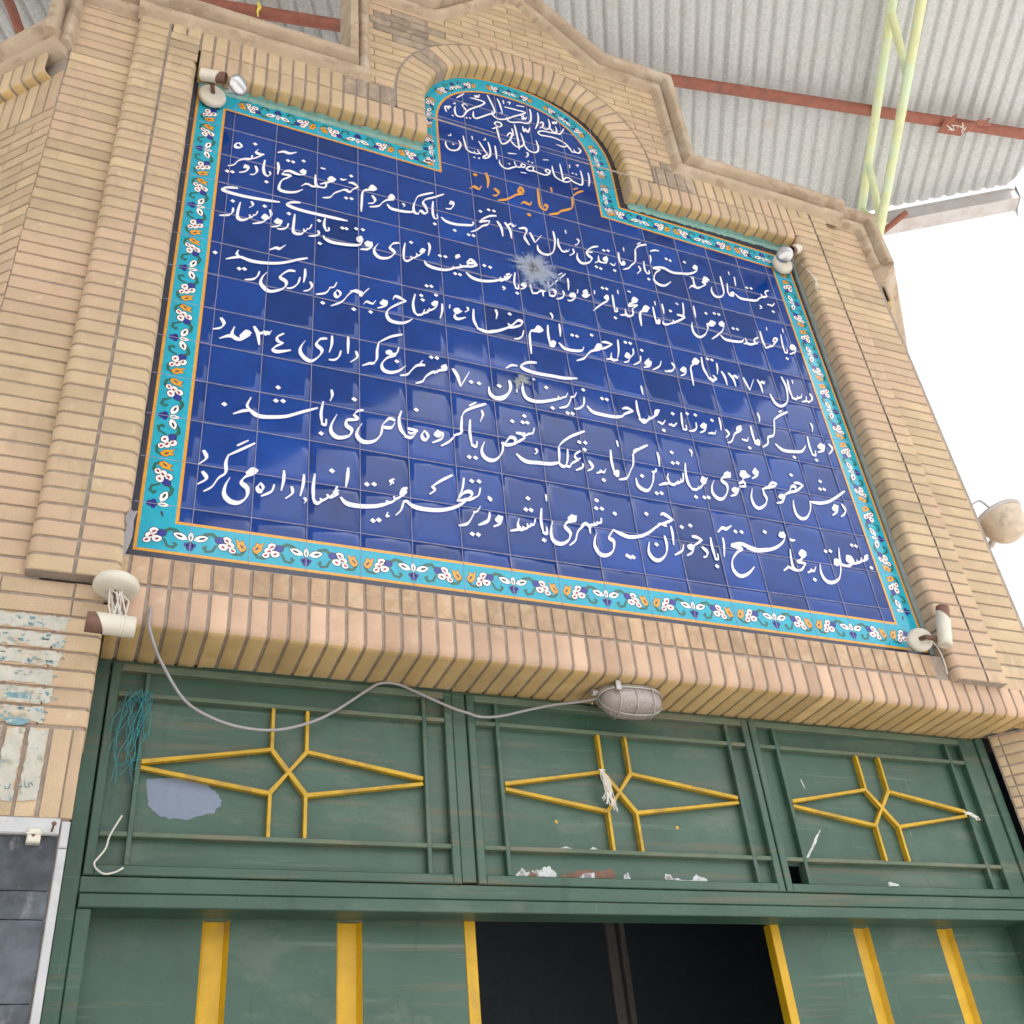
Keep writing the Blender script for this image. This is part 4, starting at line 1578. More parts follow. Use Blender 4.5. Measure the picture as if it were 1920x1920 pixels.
mb.build('wire_guard', M['steel'], bl, smooth=40)

# grey cable from the hole in the lintel to the lamp
mb = MB()
cp = [(0.096, -0.235, 0.046), (0.096, -0.262, 0.057), (0.097, -0.311, 0.061), (0.117, -0.364, 0.05), (0.154, -0.410, 0.0), (0.236, -0.497, -0.06), (0.328, -0.532, -0.1), (0.43, -0.545, -0.13), (0.544, -0.537, -0.15), (0.653, -0.498, -0.165), (0.746, -0.445, -0.17), (0.866, -0.35, -0.175), (0.91, -0.318, -0.178), (0.956, -0.309, -0.178), (1.0, -0.318, -0.175), (1.04, -0.335, -0.172), (1.181, -0.393, -0.165), (1.242, -0.408, -0.165), (1.289, -0.419, -0.165), (1.367, -0.410, -0.165), (1.477, -0.377, -0.165), (1.589, -0.349, -0.155), (1.68, -0.345, -0.12), (1.735, -0.345, -0.08)]


def smooth_path(P, k=4):
    P = [Vector(p) for p in P]
    out = []
    for i in range(len(P) - 1):
        p0, p1, p2, p3 = P[max(i - 1, 0)], P[i], P[i + 1], P[min(i + 2, len(P) - 1)]
        for j in range(k):
            t = j / k
            out.append(0.5 * ((2 * p1) + (p2 - p0) * t + (2 * p0 - 5 * p1 + 4 * p2 - p3) * t * t + (3 * p1 - p0 - 3 * p2 + p3) * t ** 3))
    out.append(P[-1])
    return out


mb.tube(smooth_path(cp), 0.0050, 8)
o = mb.build('cable', M['cable'], None, smooth=50)
tag(o, 'grey cable sagging across the green transom from brick lintel to bulkhead lamp', 'cable')

# strings and wires caught on the gate


def strands(name, label, cat, mat_, gen, n, rad, seed):
    global rnd
    rg = random.Random(seed)
    mb = MB()
    for k in range(n):
        mb.tube(smooth_path(gen(rg), 3), rad, 5)
    o = mb.build(name, mat_)
    tag(o, label, cat)
    return o


def g1(rg):
    x0 = rg.uniform(0.075, 0.145)
    p = [(0.06 + rg.random() * 0.09, -0.415 - rg.random() * 0.02, -0.178)]
    x = x0
    y = -0.43
    for k in range(rg.randint(3, 6)):
        y -= rg.uniform(0.03, 0.06)
        x += rg.uniform(-0.022, 0.02) - (0.004 if y < -0.52 else -0.004)
        p.append((x, y, -0.183 + rg.random() * 0.02))
    return p


strands('string_tangle', 'tangled teal nylon string hanging from the left transom bars', 'string', M['teal'], g1, 20, 0.0012, 3)


def g1b(rg):
    return [(0.068, -0.43, -0.18), (0.063, -0.48, -0.178), (0.055, -0.56, -0.176), (0.05, -0.62, -0.176), (0.066, -0.68, -0.176), (0.10, -0.665, -0.178), (0.135, -0.655, -0.18)]


strands('string_loop', 'single teal thread looping down beside the string tangle on the gate', 'string', M['teal'], g1b, 1, 0.0014, 4)


def g2(rg):
    e = rg.choice(((1.762, -0.70), (1.80, -0.725), (1.785, -0.715)))
    a = (1.767 + rg.uniform(-.005, .005), -0.588, -0.182)
    mid = (1.772 + rg.uniform(-.016, .022), -0.64 + rg.uniform(-.02, .02), -0.176 + rg.random() * .01)
    return [(1.755 + rg.random() * .03, -0.584, -0.184), a, mid, (e[0] + rg.uniform(-.012, .012), e[1] + rg.uniform(-.02, .02), -0.18)]


strands('white_string', 'frayed white string tied to the middle yellow star ornament', 'string', M['string'], g2, 22, 0.0016, 5)


def g3(rg):
    return [(3.478 + rg.random() * .012, -0.666 + rg.uniform(-.01, .006), -0.182), (3.51 + rg.uniform(-.01, .01), -0.672 + rg.uniform(-.012, .012), -0.176), (3.545 + rg.uniform(-.01, .02), -0.69 + rg.uniform(-.015, .015), -0.18)]


strands('white_thread', 'short white thread knotted at the right tip of the last yellow star', 'string', M['string'], g3, 9, 0.0016, 6)


def g4(rg):
    return [(0.1, -0.838, -0.178), (0.073, -0.9, -0.176), (0.066, -0.94, -0.174), (0.045, -0.975, -0.17), (0.04, -0.985, -0.168), (0.045, -1.0, -0.168), (0.07, -1.016, -0.170), (0.1, -1.01, -0.172), (0.122, -0.995, -0.176)]


strands('bent_wire', 'bent pale wire hooked in the lower left corner of the transom', 'wire', M['string'], g4, 1, 0.0028, 7)


def g5(rg):
    return [(3.27 + .10, 2.44, 0.10), (3.395, 2.40, 0.105), (3.418, 2.345, 0.11), (3.425 + rg.uniform(-.008, .008), 2.31, 0.112), (3.415 + rg.uniform(-.015, .015), 2.25 - rg.random() * .05, 0.112)]


strands('knotted_string', 'knotted white string dangling under the upper right spotlight', 'string', M['string'], g5, 3, 0.0022, 8)


def g6(rg):
    return [(0.004 + rg.uniform(-.012, .012), 0.10 - rg.random() * .02, 0.085), (0.0 + rg.uniform(-.02, .015), 0.06, 0.10), (-0.005 + rg.uniform(-.012, .012), 0.0, 0.085), (-0.02 + rg.uniform(-.006, .006), -0.09 - rg.random() * .05, 0.075)]


strands('wire_bundle', 'bundle of grey wires poking out beside the lower left corner of the blue panel', 'wire', M['cable'], g6, 12, 0.0028, 9)


def g7(rg):
    return [(3.372, 0.005, 0.07), (3.384, -0.02, 0.075), (3.392, -0.08, 0.075), (3.40, -0.14, 0.062)]


strands('loose_wire', 'loose pale wire hanging under the lower right spotlight', 'wire', M['string'], g7, 1, 0.003, 10)

# cord hanging from the purlin
mb = MB()
tmp = [(0.30, 5.10, -0.92), (0.30, 4.86, -0.92)]
mb.tube([(0.352, 5.16, -0.905), (0.362, 5.10, -0.90), (0.350, 5.05, -0.90), (0.357, 4.99, -0.90)], [0.011, 0.014, 0.007, 0.005], 7)
o = mb.build('yellow_cord', M['yellowcord'])
tag(o, 'short yellow cord hanging from the red purlin above the left parapet', 'cord')

# lamp bracketed on the far side wall
fl = thing('wall_lamp', 'dusty cream bowl shaped lamp with dark base disc sticking out beyond the right wall edge', 'lamp', (4.24, 0.82, 0.0))
lc = Vector((4.225, 0.815, 0.02))
la = (Vector((-0.0621, -2.0237, 3.1351)) - lc).normalized()
axis = Vector((0.14, -0.90, 0.16)).normalized()
mb = MB()
mb.lathe(lc - axis * 0.075, axis, [(-0.012, 0.10), (0.0, 0.128), (0.010, 0.130), (0.018, 0.122)], 40)
mb.build('flange', M['gutter'], fl, smooth=40)
mb = MB()
mb.lathe(lc - axis * 0.075, axis, [(0.012, 0.118), (0.05, 0.112), (0.09, 0.100), (0.125, 0.082), (0.148, 0.058), (0.158, 0.034), (0.160, 0.001)], 40)
mb.build('bowl', mat('dusty cream bowl', (0.52, 0.44, 0.35), 0.7, var=0.15, scale=25, spots=[((0.32, 0.26, 0.23), 9, 0.55, 0.6)]), fl, smooth=50)
mb = MB()
tl = axis.cross(Vector((1, 0, 0))).normalized()
dirn = (axis * 0.84 + la * 0.55).normalized()
mb.lathe(lc - axis * 0.075 + axis * 0.052 + dirn * 0.088, dirn, [(0.0, 0.030), (0.006, 0.028), (0.007, 0.018), (0.012, 0.012)], 20)
mb.build('sensor', M['navy_glaze'], fl, smooth=40)
mb = MB()
mb.tube(smooth_path([lc - axis * 0.08, lc - axis * 0.11 + Vector((-0.05, 0.06, -0.01)), Vector((4.10, 0.96, -0.02)), Vector((4.02, 0.93, -0.06))]), 0.006, 6)
mb.tube([lc - axis * 0.08 + Vector((0.05, 0, 0)), Vector((4.35, 0.86, -0.20)), Vector((4.22, 0.86, -0.27))], 0.02, 8)
mb.build('wall_bracket', M['gutter'], fl, smooth=40)

# ceramic connector and nail on the marble band
mb = MB()
mb.box(-0.147, -0.112, -1.012, -0.972, ZW + 0.0, ZW + 0.026, bev=0.004)
mb.box(-0.150, -0.109, -0.990, -0.986, ZW + 0.02, ZW + 0.029, bev=0.001)
o = mb.build('ceramic_connector', M['enamel'])
tag(o, 'small cream ceramic wire connector fixed below the white marble band', 'connector')
mb = MB()
mb.lathe((-0.131, -0.992, ZW + 0.0262), (0, 0, 1), [(0, 0.005), (0.002, 0.004)], 10)
ch = mb.build('screw', M['rusty'], o)
mb = MB()
mb.lathe((-0.087, -0.975, ZW + 0.012), (0.1, 0.35, 1), [(0, 0.003), (0.03, 0.003), (0.031, 0.007), (0.034, 0.006)], 10)
o = mb.build('rusty_nail', M['rusty'])
tag(o, 'rusty nail driven into the white marble band beside the gate', 'nail')

# torn poster remnants on the pier bricks, one thin paper layer following each brick
mb = MB()
rg = random.Random(77)
zz = ZW + 0.0022


def torn(x0, x1, y0, y1, mi=0, rough=0.005, z=zz):
    out = []
    P = [(x0, y0), (x1, y0), (x1, y1), (x0, y1)]
    for a, b in zip(P, P[1:] + P[:1]):
        k_ = max(3, int(math.dist(a, b) / 0.009))
        for k in range(k_):
            f = k / k_
            out.append((a[0] + (b[0] - a[0]) * f + rg.uniform(-rough, rough), a[1] + (b[1] - a[1]) * f + rg.uniform(-rough, rough)))
    mb.add([(x, y, z) for x, y in out], [tuple(range(len(out)))], 0.5, mi)


rows_y = [-0.298 - 0.0605 * (k + 1) for k in range(6)]
right_e = (-0.130, -0.134, -0.138, -0.145, -0.150, -0.152)
for k, y in enumerate(rows_y):
    torn(-0.45, right_e[k] - rg.uniform(0, .01), y + 0.004, y + 0.049)
xs = -0.04 - 0.036
for k in range(6):
    if k >= 1:
        torn(xs - 0.049, xs - 0.003, -0.895 + rg.uniform(0, .02), -0.678, 0, 0.004)
    xs -= 0.062
for k in range(60):
    y = rg.choice(rows_y)
    x = rg.uniform(-0.34, right_e[0] - 0.01)
    w_, h_ = rg.uniform(.004, .018), rg.uniform(.003, .010)
    yy = y + rg.uniform(.008, .04)
    torn(x, x + w_, yy, yy + h_, 1, 0.003, zz + 0.0006)
# printed oval emblem halves
for (cx, cy, a, b, lo, hi) in ((-0.235, -0.588, 0.036, 0.018, 0, 1), (-0.228, -0.650, 0.036, 0.022, 1, 2)):
    pp = [(cx + a * math.cos(math.pi * k / 14), cy + (b if lo == 0 else -b) * math.sin(math.pi * k / 14)) for k in range(15)]
    mb.add([(x, y, zz + 0.0009) for x, y in pp], [tuple(range(15))], 0.5, 1)
# a trace of lettering at the foot of the paper
for L in ([(-0.155, -0.846), (-0.160, -0.838), (-0.168, -0.841), (-0.163, -0.85), (-0.172, -0.853)], [(-0.172, -0.853), (-0.176, -0.845), (-0.178, -0.835)], [(-0.182, -0.852), (-0.190, -0.850), (-0.193, -0.843)],
          [(-0.212, -0.845), (-0.214, -0.858), (-0.222, -0.86), (-0.226, -0.852)], [(-0.236, -0.850), (-0.25, -0.853), (-0.262, -0.848)]):
    mb.tube([(x, y, zz + 0.001) for x, y in L], 0.0016, 5, 0.5, 1)
o = mb.build('poster_remnants', [M['paper'], M['inkteal']])
tag(o, 'torn pale poster remnants with faded teal print on the bricks left of the gate', 'poster')
TEXT = {
    ('1', 'L'): 'm2094,3089 2106,3072 2097,3047 2081,3035 2069,3048|m2082,3040 2066,3036 2062,3061|m2066,3039 2047,3033 2039,3067|m2048,3036 2033,3062 2020,3090 2003,3103|m2020,3090 2007,3094|m2023,3078 1997,3057 1974,3058 1954,3061|m2003,3100 1977,3112 1941,3119 1894,3112 1862,3106 1848,3119 1856,3138 1879,3152 1918,3158 1955,3164 1985,3167|m1866,3319 1865,3269 1855,3213 1834,3153|m1870,3220 1884,3240 1891,3227 1880,3191 1861,3171|m1879,3188 1902,3179 1924,3197 1933,3235 1931,3284|m1929,3222 1938,3184 1957,3173 1972,3197 1969,3232|m1965,3185 1984,3170 2004,3197 2022,3239|m1954,3275 1958,3257 1968,3279 1973,3264 1986,3293|m1930,3285 1932,3262|m1818,3332 1819,3276 1809,3211 1786,3181 1738,3170 1691,3147 1665,3152 1661,3181|m1657,3276 1695,3280 1749,3284 1784,3283 1755,3250 1706,3210 1665,3169 1620,3142 1590,3145 1574,3168 1573,3198|m1755,3250 1761,3233 1774,3253|m1736,3328 1784,3340|m1757,3223 1762,3208 1771,3230 1777,3216 1789,3243|m1617,3335 1628,3291 1637,3214|m1625,3206 1637,3203|m1653,3338 1654,3306|m1682,3333 1695,3340 1689,3317|m1557,3341 1572,3289 1587,3229 1586,3187 1551,3157 1503,3110 1468,3080 1454,3095 1458,3138|m1449,3263 1482,3268 1533,3262 1512,3224 1479,3191 1441,3153 1417,3119 1393,3066 1370,3051 1352,3058 1346,3098 1352,3136|m1418,3121 1407,3144 1395,3165 1407,3187 1426,3177|m1411,3284 1364,3222|m1477,3299 1481,3284 1490,3305 1496,3291 1507,3322|m1295,3061 1290,3101 1305,3115 1308,3094 1317,3125 1325,3113|m1341,3156 1353,3162 1349,3173|d1413,3060 1433,3066 1331,3043|m1703,3129 1708,3053 1711,2974 1710,2908|m1647,3005 1668,3040 1678,3026 1662,2976 1634,2932 1608,2915 1597,2950 1591,3013 1586,3058|m1662,2976 1680,2940 1705,2926 1732,2949 1745,2978 1741,3027 1734,3065|m1743,2975 1762,2930 1796,2919 1822,2938 1832,2977 1825,3040|m1589,3071 1579,3083 1592,3105 1613,3109 1622,3092 1608,3066 1592,3067|m1562,3029 1604,3067|m1683,3085 1688,3022|m1754,3136 1757,3091 1771,3122 1780,3093 1798,3145',
    ('2', 'L'): 'm2126,2875 2125,2816 2112,2753|m2078,2875 2081,2805 2070,2749 2043,2746 2017,2759|m2043,2746 2020,2752 2000,2772 1978,2773 1959,2750 1953,2730 1978,2735 2005,2758|m1952,2881 1954,2804 1954,2734|m1953,2730 1929,2738 1907,2756 1900,2801 1900,2843|m1867,2768 1853,2778 1863,2797 1880,2794 1873,2765 1849,2743 1816,2742 1782,2748 1751,2740 1737,2749 1759,2779 1786,2783|m1775,2745 1781,2783|m1733,2778 1715,2783 1705,2756 1722,2756 1735,2779|m1709,2758 1687,2743 1671,2762|m1683,2747 1655,2728 1623,2702 1596,2705 1580,2730 1579,2759|m1671,2760 1670,2785|m1564,2876 1565,2819 1564,2761|m1525,2891 1532,2830 1524,2768 1493,2737 1487,2747 1511,2775 1524,2768|m1471,2874 1491,2823 1519,2766|m1473,2764 1461,2779 1457,2798|m1464,2765 1444,2756 1436,2773|m1439,2757 1416,2757 1395,2771 1387,2818 1380,2882|m1352,2828 1361,2800 1346,2752 1314,2727 1286,2733 1275,2766 1278,2792|m1295,2847 1310,2858 1307,2869|m1432,2902 1434,2875|m1500,2899 1512,2909 1509,2921|m1638,2843 1686,2858|m1751,2897 1761,2896 1755,2867 1743,2854|m1851,2877 1882,2888|m1700,2704 1731,2709|m2013,2900 2012,2872|m2056,2914 2071,2923 2063,2904|d1319,2782 1636,2750 1433,2719 1460,2723 1757,2822 1778,2820 2024,2830 2045,2829',
    ('3', 'O'): 'n2068,2695 2025,2658 1990,2607|n1990,2607 1987,2560 1976,2515 1941,2485 1908,2463 1881,2433 1833,2408|n2011,2685 2037,2705|n1787,2604 1783,2523 1784,2457 1796,2434|n1795,2436 1815,2437 1825,2467 1815,2477 1802,2453|n1868,2642 1870,2608|n1736,2471 1725,2446 1698,2444|n1712,2447 1691,2451 1672,2429|d1710,2358|n1698,2538 1684,2569 1668,2540 1688,2519 1700,2541|n1688,2519 1654,2498 1621,2464 1585,2431 1543,2409|n1530,2499 1549,2476 1537,2447 1516,2437|n1491,2612 1498,2554 1490,2491|n1454,2488 1441,2459 1422,2459|n1434,2458 1413,2467 1389,2443|d1427,2571',
    ('4', 'L'): 'n1519,2277 1484,2262 1443,2224 1425,2195 1452,2212 1479,2222|n1479,2222 1466,2190 1437,2168 1402,2125 1371,2100|d1434,2280 1481,2309 1510,2311 1284,2079 1356,2073 1382,2075|n1392,2178 1380,2154 1341,2140 1291,2127 1245,2130 1220,2152|n1388,2168 1385,2180|n1275,2295 1289,2290 1286,2262 1269,2235 1248,2230|n1287,2287 1271,2274 1272,2290|n1181,2258 1175,2194 1178,2140 1190,2129|n1188,2129 1199,2142 1197,2164|d1182,2089|n1241,2339 1189,2294 1145,2261 1128,2230 1139,2201 1148,2167|n1148,2162 1129,2148 1113,2162 1098,2132|n1100,2133 1082,2135 1076,2162 1081,2203 1092,2235|n1183,2327 1135,2294 1102,2265 1090,2233|n1076,2139 1039,2125 994,2119 961,2121 944,2143|n1022,2180 1031,2170 1025,2157|n980,2206 966,2224 954,2202 971,2189 982,2204|n971,2189 944,2177 922,2152 899,2115 857,2092|n870,2181 883,2153 873,2127 850,2115|n890,2239 869,2255 859,2235 873,2223 890,2234|n872,2225 835,2208 821,2180 817,2111 814,2043|n755,2232 777,2236 800,2217|n802,2217 776,2192 759,2165 737,2171 714,2156|n717,2157 686,2127 664,2088 631,2071|d766,2287 741,2112 767,2117|n715,2244 727,2242 741,2252|n688,2227 666,2237 657,2218 676,2211 690,2227|n674,2210 645,2187 617,2166|n646,2185 640,2150 616,2143|n617,2143 601,2145 594,2173 592,2224|n601,2141 579,2134 562,2142|n565,2142 547,2138 529,2116|n619,2288 638,2288|n533,2244 524,2225 538,2218 547,2239|n546,2236 541,2208 519,2197|n520,2195 498,2197 470,2203 447,2189 436,2165|n437,2165 475,2170 462,2149 439,2123 427,2081 430,2049 462,2045 502,2061 534,2092|d534,2305 461,2277 485,2277|n414,2243 419,2204 416,2156|n412,2318 438,2336 466,2335 497,2357|n354,2235 350,2176 357,2135 373,2123|n371,2123 383,2143 379,2161|d368,2081|n314,2174 322,2143 312,2115 294,2104|n266,2162 280,2154 278,2129 262,2110 245,2100|n279,2153 265,2143 265,2158|n347,2276 327,2270 311,2277 320,2302|n347,2276 312,2235 294,2220|n295,2245 290,2219 257,2202 234,2179 217,2144 193,2126|d304,2336 191,2086 214,2090|n232,2313 217,2300 216,2277 230,2277 244,2292 232,2313|n1522,2235 1539,2193 1543,2130|n1564,2241 1587,2193 1590,2131|n1575,2225 1599,2243 1608,2228 1624,2243|n1640,2224 1674,2238 1681,2216 1665,2169 1676,2133 1685,2114|n1700,2212 1719,2147|n1721,2145 1763,2214|n1837,2273 1838,2200 1820,2115 1789,2078 1753,2072 1733,2096 1732,2129|n1858,2223 1855,2175 1867,2136|n1867,2136 1885,2132 1897,2154|n1888,2135 1906,2146 1915,2162|n1937,2172 1938,2142 1912,2114|n1973,2262 1982,2249 1968,2219 1955,2210|n1911,2309 1912,2284|n2092,2247 2054,2225 2018,2181 2022,2154 2039,2133 2017,2096 1974,2077 1954,2106 1958,2146|n2050,2187 2017,2178|d2058,2077 2082,2072 2123,2226 2150,2233|n2133,2181 2113,2161 2122,2146 2140,2170|n2138,2167 2122,2130 2092,2124|n2095,2123 2081,2132 2084,2170|n2082,2130 2055,2107|n2179,2146 2169,2126 2156,2128|n2160,2125 2149,2133|d2165,2085|n2212,2241 2209,2179 2215,2146|n2214,2145 2234,2155 2233,2177 2217,2158|n2404,2372 2353,2342 2324,2303|n2324,2303 2315,2244 2304,2197 2278,2165 2255,2134 2221,2112|n2346,2354 2370,2376|n2251,2292 2249,2265|n2322,2171 2327,2142 2301,2107|n2361,2221 2356,2158 2365,2128|n2362,2128 2380,2136 2380,2157|d2367,2086|n2412,2288 2411,2255 2401,2219|n2421,2323 2450,2342 2477,2345|n2697,2308 2681,2284 2698,2276 2710,2302|n2707,2295 2694,2258 2649,2223 2593,2204 2529,2193 2476,2210 2419,2196|n2411,2185 2451,2188 2419,2149 2400,2095 2421,2065 2461,2068 2504,2110|d2630,2307 2513,2294 2536,2288|n2763,2208 2741,2222 2725,2198 2748,2190|n2748,2190 2717,2179 2730,2163 2700,2135|n2703,2138 2670,2117 2656,2136 2661,2203|n2659,2116 2638,2122 2616,2097|n2649,2194 2650,2181|n2849,2265 2846,2198 2840,2130 2810,2092 2775,2086 2761,2118 2768,2154|n2883,2220 2871,2153 2875,2126|n2873,2125 2899,2128 2909,2157 2887,2148|n2947,2292 2938,2219|n2917,2326 2916,2301|n3163,2254 3135,2232 3140,2201|n3142,2202 3108,2183 3101,2205|n3107,2186 3071,2158|n3086,2174 3051,2139 2992,2126 2943,2124 2919,2147|d3013,2228 3042,2232|n3068,2105 3074,2089 3061,2079|n3175,2154 3153,2129 3134,2133|n3143,2131 3123,2130|d3148,2080',
    ('5', 'L'): 'n3218,1836 3200,1841 3186,1815 3211,1812 3225,1831|n3222,1827 3210,1792 3167,1763|n3148,1903 3137,1823 3136,1766|n3134,1766 3152,1771 3157,1797|d3138,1723|n3173,1954 3170,1925|n3010,1889 3008,1817 3015,1769|n3013,1766 3038,1781 3053,1804|n3041,1784 3069,1799 3082,1825|n3072,1802 3112,1856 3093,1858 3080,1834 3104,1841|n3063,1933 3060,1911|n2984,1836 2951,1807 2957,1782 2974,1799|n2952,1781 2917,1766 2898,1770 2896,1804|n2905,1768 2874,1759|n2883,1793 2862,1770 2810,1758 2759,1758 2738,1781|d2833,1859 2860,1860|n2773,1894 2752,1872 2765,1859 2783,1884|n2783,1882 2761,1826 2722,1781 2675,1736|d2736,1942 2764,1943|n2724,1867 2701,1872 2680,1844 2704,1844 2725,1865|n2690,1844 2670,1843 2666,1811 2636,1756 2594,1727 2569,1751 2567,1796 2574,1827|d2681,1926|n2612,1959 2609,1916 2607,1876|n2547,1962 2538,1895 2523,1841 2499,1824|n2493,1859 2535,1854 2492,1815 2451,1786 2424,1771|n2459,1788 2457,1809|n2428,1772 2413,1765 2392,1763 2394,1786|d2455,1875|n2504,1948 2513,1939|n2413,1913 2412,1868 2410,1841|n2351,1872 2349,1806 2350,1758|n2347,1755 2367,1759 2372,1784 2352,1771|n2326,1857 2306,1863 2293,1844 2309,1837 2326,1854|n2306,1836 2279,1820 2264,1790 2255,1709|n2370,1919 2369,1892|n2267,1898 2246,1906 2234,1885 2252,1878 2267,1895|n2249,1877 2215,1854 2205,1836 2258,1859|n2258,1856 2222,1818|n2222,1816 2219,1777 2189,1757 2178,1773 2180,1805|n2180,1763 2144,1752|n2322,1855 2297,1855 2287,1831 2308,1829 2322,1852|n2304,1830 2268,1811 2257,1776 2255,1708|n2157,1934 2156,1908|n2220,1948 2233,1945|n2120,1888 2117,1825 2116,1771|n2114,1768 2130,1775 2129,1798|d2110,1721|n2086,1879 2072,1856 2088,1850 2093,1875|n2093,1871 2086,1839 2049,1802 2027,1779 1990,1736|d2069,1923 2093,1924|n1974,1878 1955,1863 1961,1848 1979,1860|n1961,1848 1946,1831 1963,1826 1989,1849|n1923,1864 1915,1834|n2018,1887 2015,1861|n1881,1829 1871,1805 1894,1808 1896,1832|n1900,1827 1898,1799 1873,1770 1855,1767|n1875,1929 1874,1890 1868,1844|n1836,1827 1838,1799 1822,1773 1793,1756|n1866,1960 1810,1891 1757,1823|n1762,1900 1758,1827 1758,1773|n1757,1769 1782,1775 1792,1805 1777,1819 1758,1800|n1824,1938 1848,1961|n1660,1867 1658,1806 1664,1758|n1664,1756 1691,1767 1707,1794|n1698,1773 1719,1792 1721,1754|n1720,1788 1737,1796 1741,1820|d1715,1891|n1631,1920 1631,1893|n1699,1967 1699,1943|n1622,1820 1613,1799 1629,1798 1635,1821|n1636,1817 1630,1788 1603,1765|n1584,1875 1573,1809 1577,1767|n1575,1765 1591,1765 1593,1793|d1581,1730|n1555,1857 1537,1845 1551,1829|n1552,1829 1526,1806 1526,1827|n1526,1808 1500,1789 1497,1805|n1509,1753 1515,1739 1508,1731|n1565,1854 1541,1825 1524,1829|n1533,1824 1507,1801 1502,1816|n1515,1808 1459,1775 1401,1758 1353,1763 1325,1790|d1423,1872 1453,1870|n1510,1751 1519,1742 1511,1731|n1383,1863 1356,1892 1336,1864 1368,1868 1383,1861|n1383,1859 1344,1837 1334,1853|n1350,1842 1306,1827 1297,1837|n1313,1827 1260,1799 1261,1814|n1267,1801 1222,1774 1170,1767 1129,1777 1117,1801|d1267,1763 1291,1764 1197,1864 1224,1867|n1296,1906 1280,1892 1285,1882 1300,1895|n1285,1882 1277,1871|n1143,1936 1148,1905 1138,1847|n1122,1875 1109,1881 1099,1859 1118,1861|n1114,1860 1086,1826 1080,1839|n1088,1828 1060,1800 1050,1809|n1064,1803 1029,1769 1014,1786|n1015,1783 1017,1838 1025,1892|d1055,1909|n996,1884 968,1870 950,1837 965,1818 970,1801 942,1762 902,1748 878,1768 875,1800 894,1844|n845,1838 836,1817 856,1816 864,1837|n864,1833 861,1808 839,1782 818,1780|n843,1844 834,1823 855,1822 863,1843|n864,1839 859,1809 838,1784 810,1774|n814,1864 796,1848 805,1825 821,1851|n821,1844 808,1807 779,1791 731,1780 677,1775 645,1787 638,1805|d790,1909 821,1914 724,1890 743,1892 621,1747 615,1901|n643,1927 639,1879 649,1843|n648,1843 662,1852 660,1869|n612,1830 616,1810 598,1790 571,1779|n582,1861 574,1832 562,1825|n566,1827 552,1804 547,1818|n551,1805 537,1782 511,1775 500,1793 501,1843 504,1903|n477,1829 471,1802 453,1783 431,1777|d477,1898|n428,1848 420,1823 438,1820 448,1841|n448,1837 441,1809 425,1791 404,1781|n525,1994 491,1983 468,1963 488,1948 546,1942 614,1943 682,1946 746,1949|n392,1891 399,1861 388,1829|n388,1829 371,1848 361,1827 379,1819|n380,1820 360,1795 324,1773|d368,1908|n339,1861 332,1836 321,1830|n326,1832 313,1811 305,1824|n312,1812 287,1785 266,1779 254,1796 255,1841 261,1893|n309,1917 316,1896 302,1874|n233,1844 231,1814 214,1789 180,1774|d228,1890|n243,1986 202,1974 179,1954 201,1943 269,1941 353,1949 432,1962',
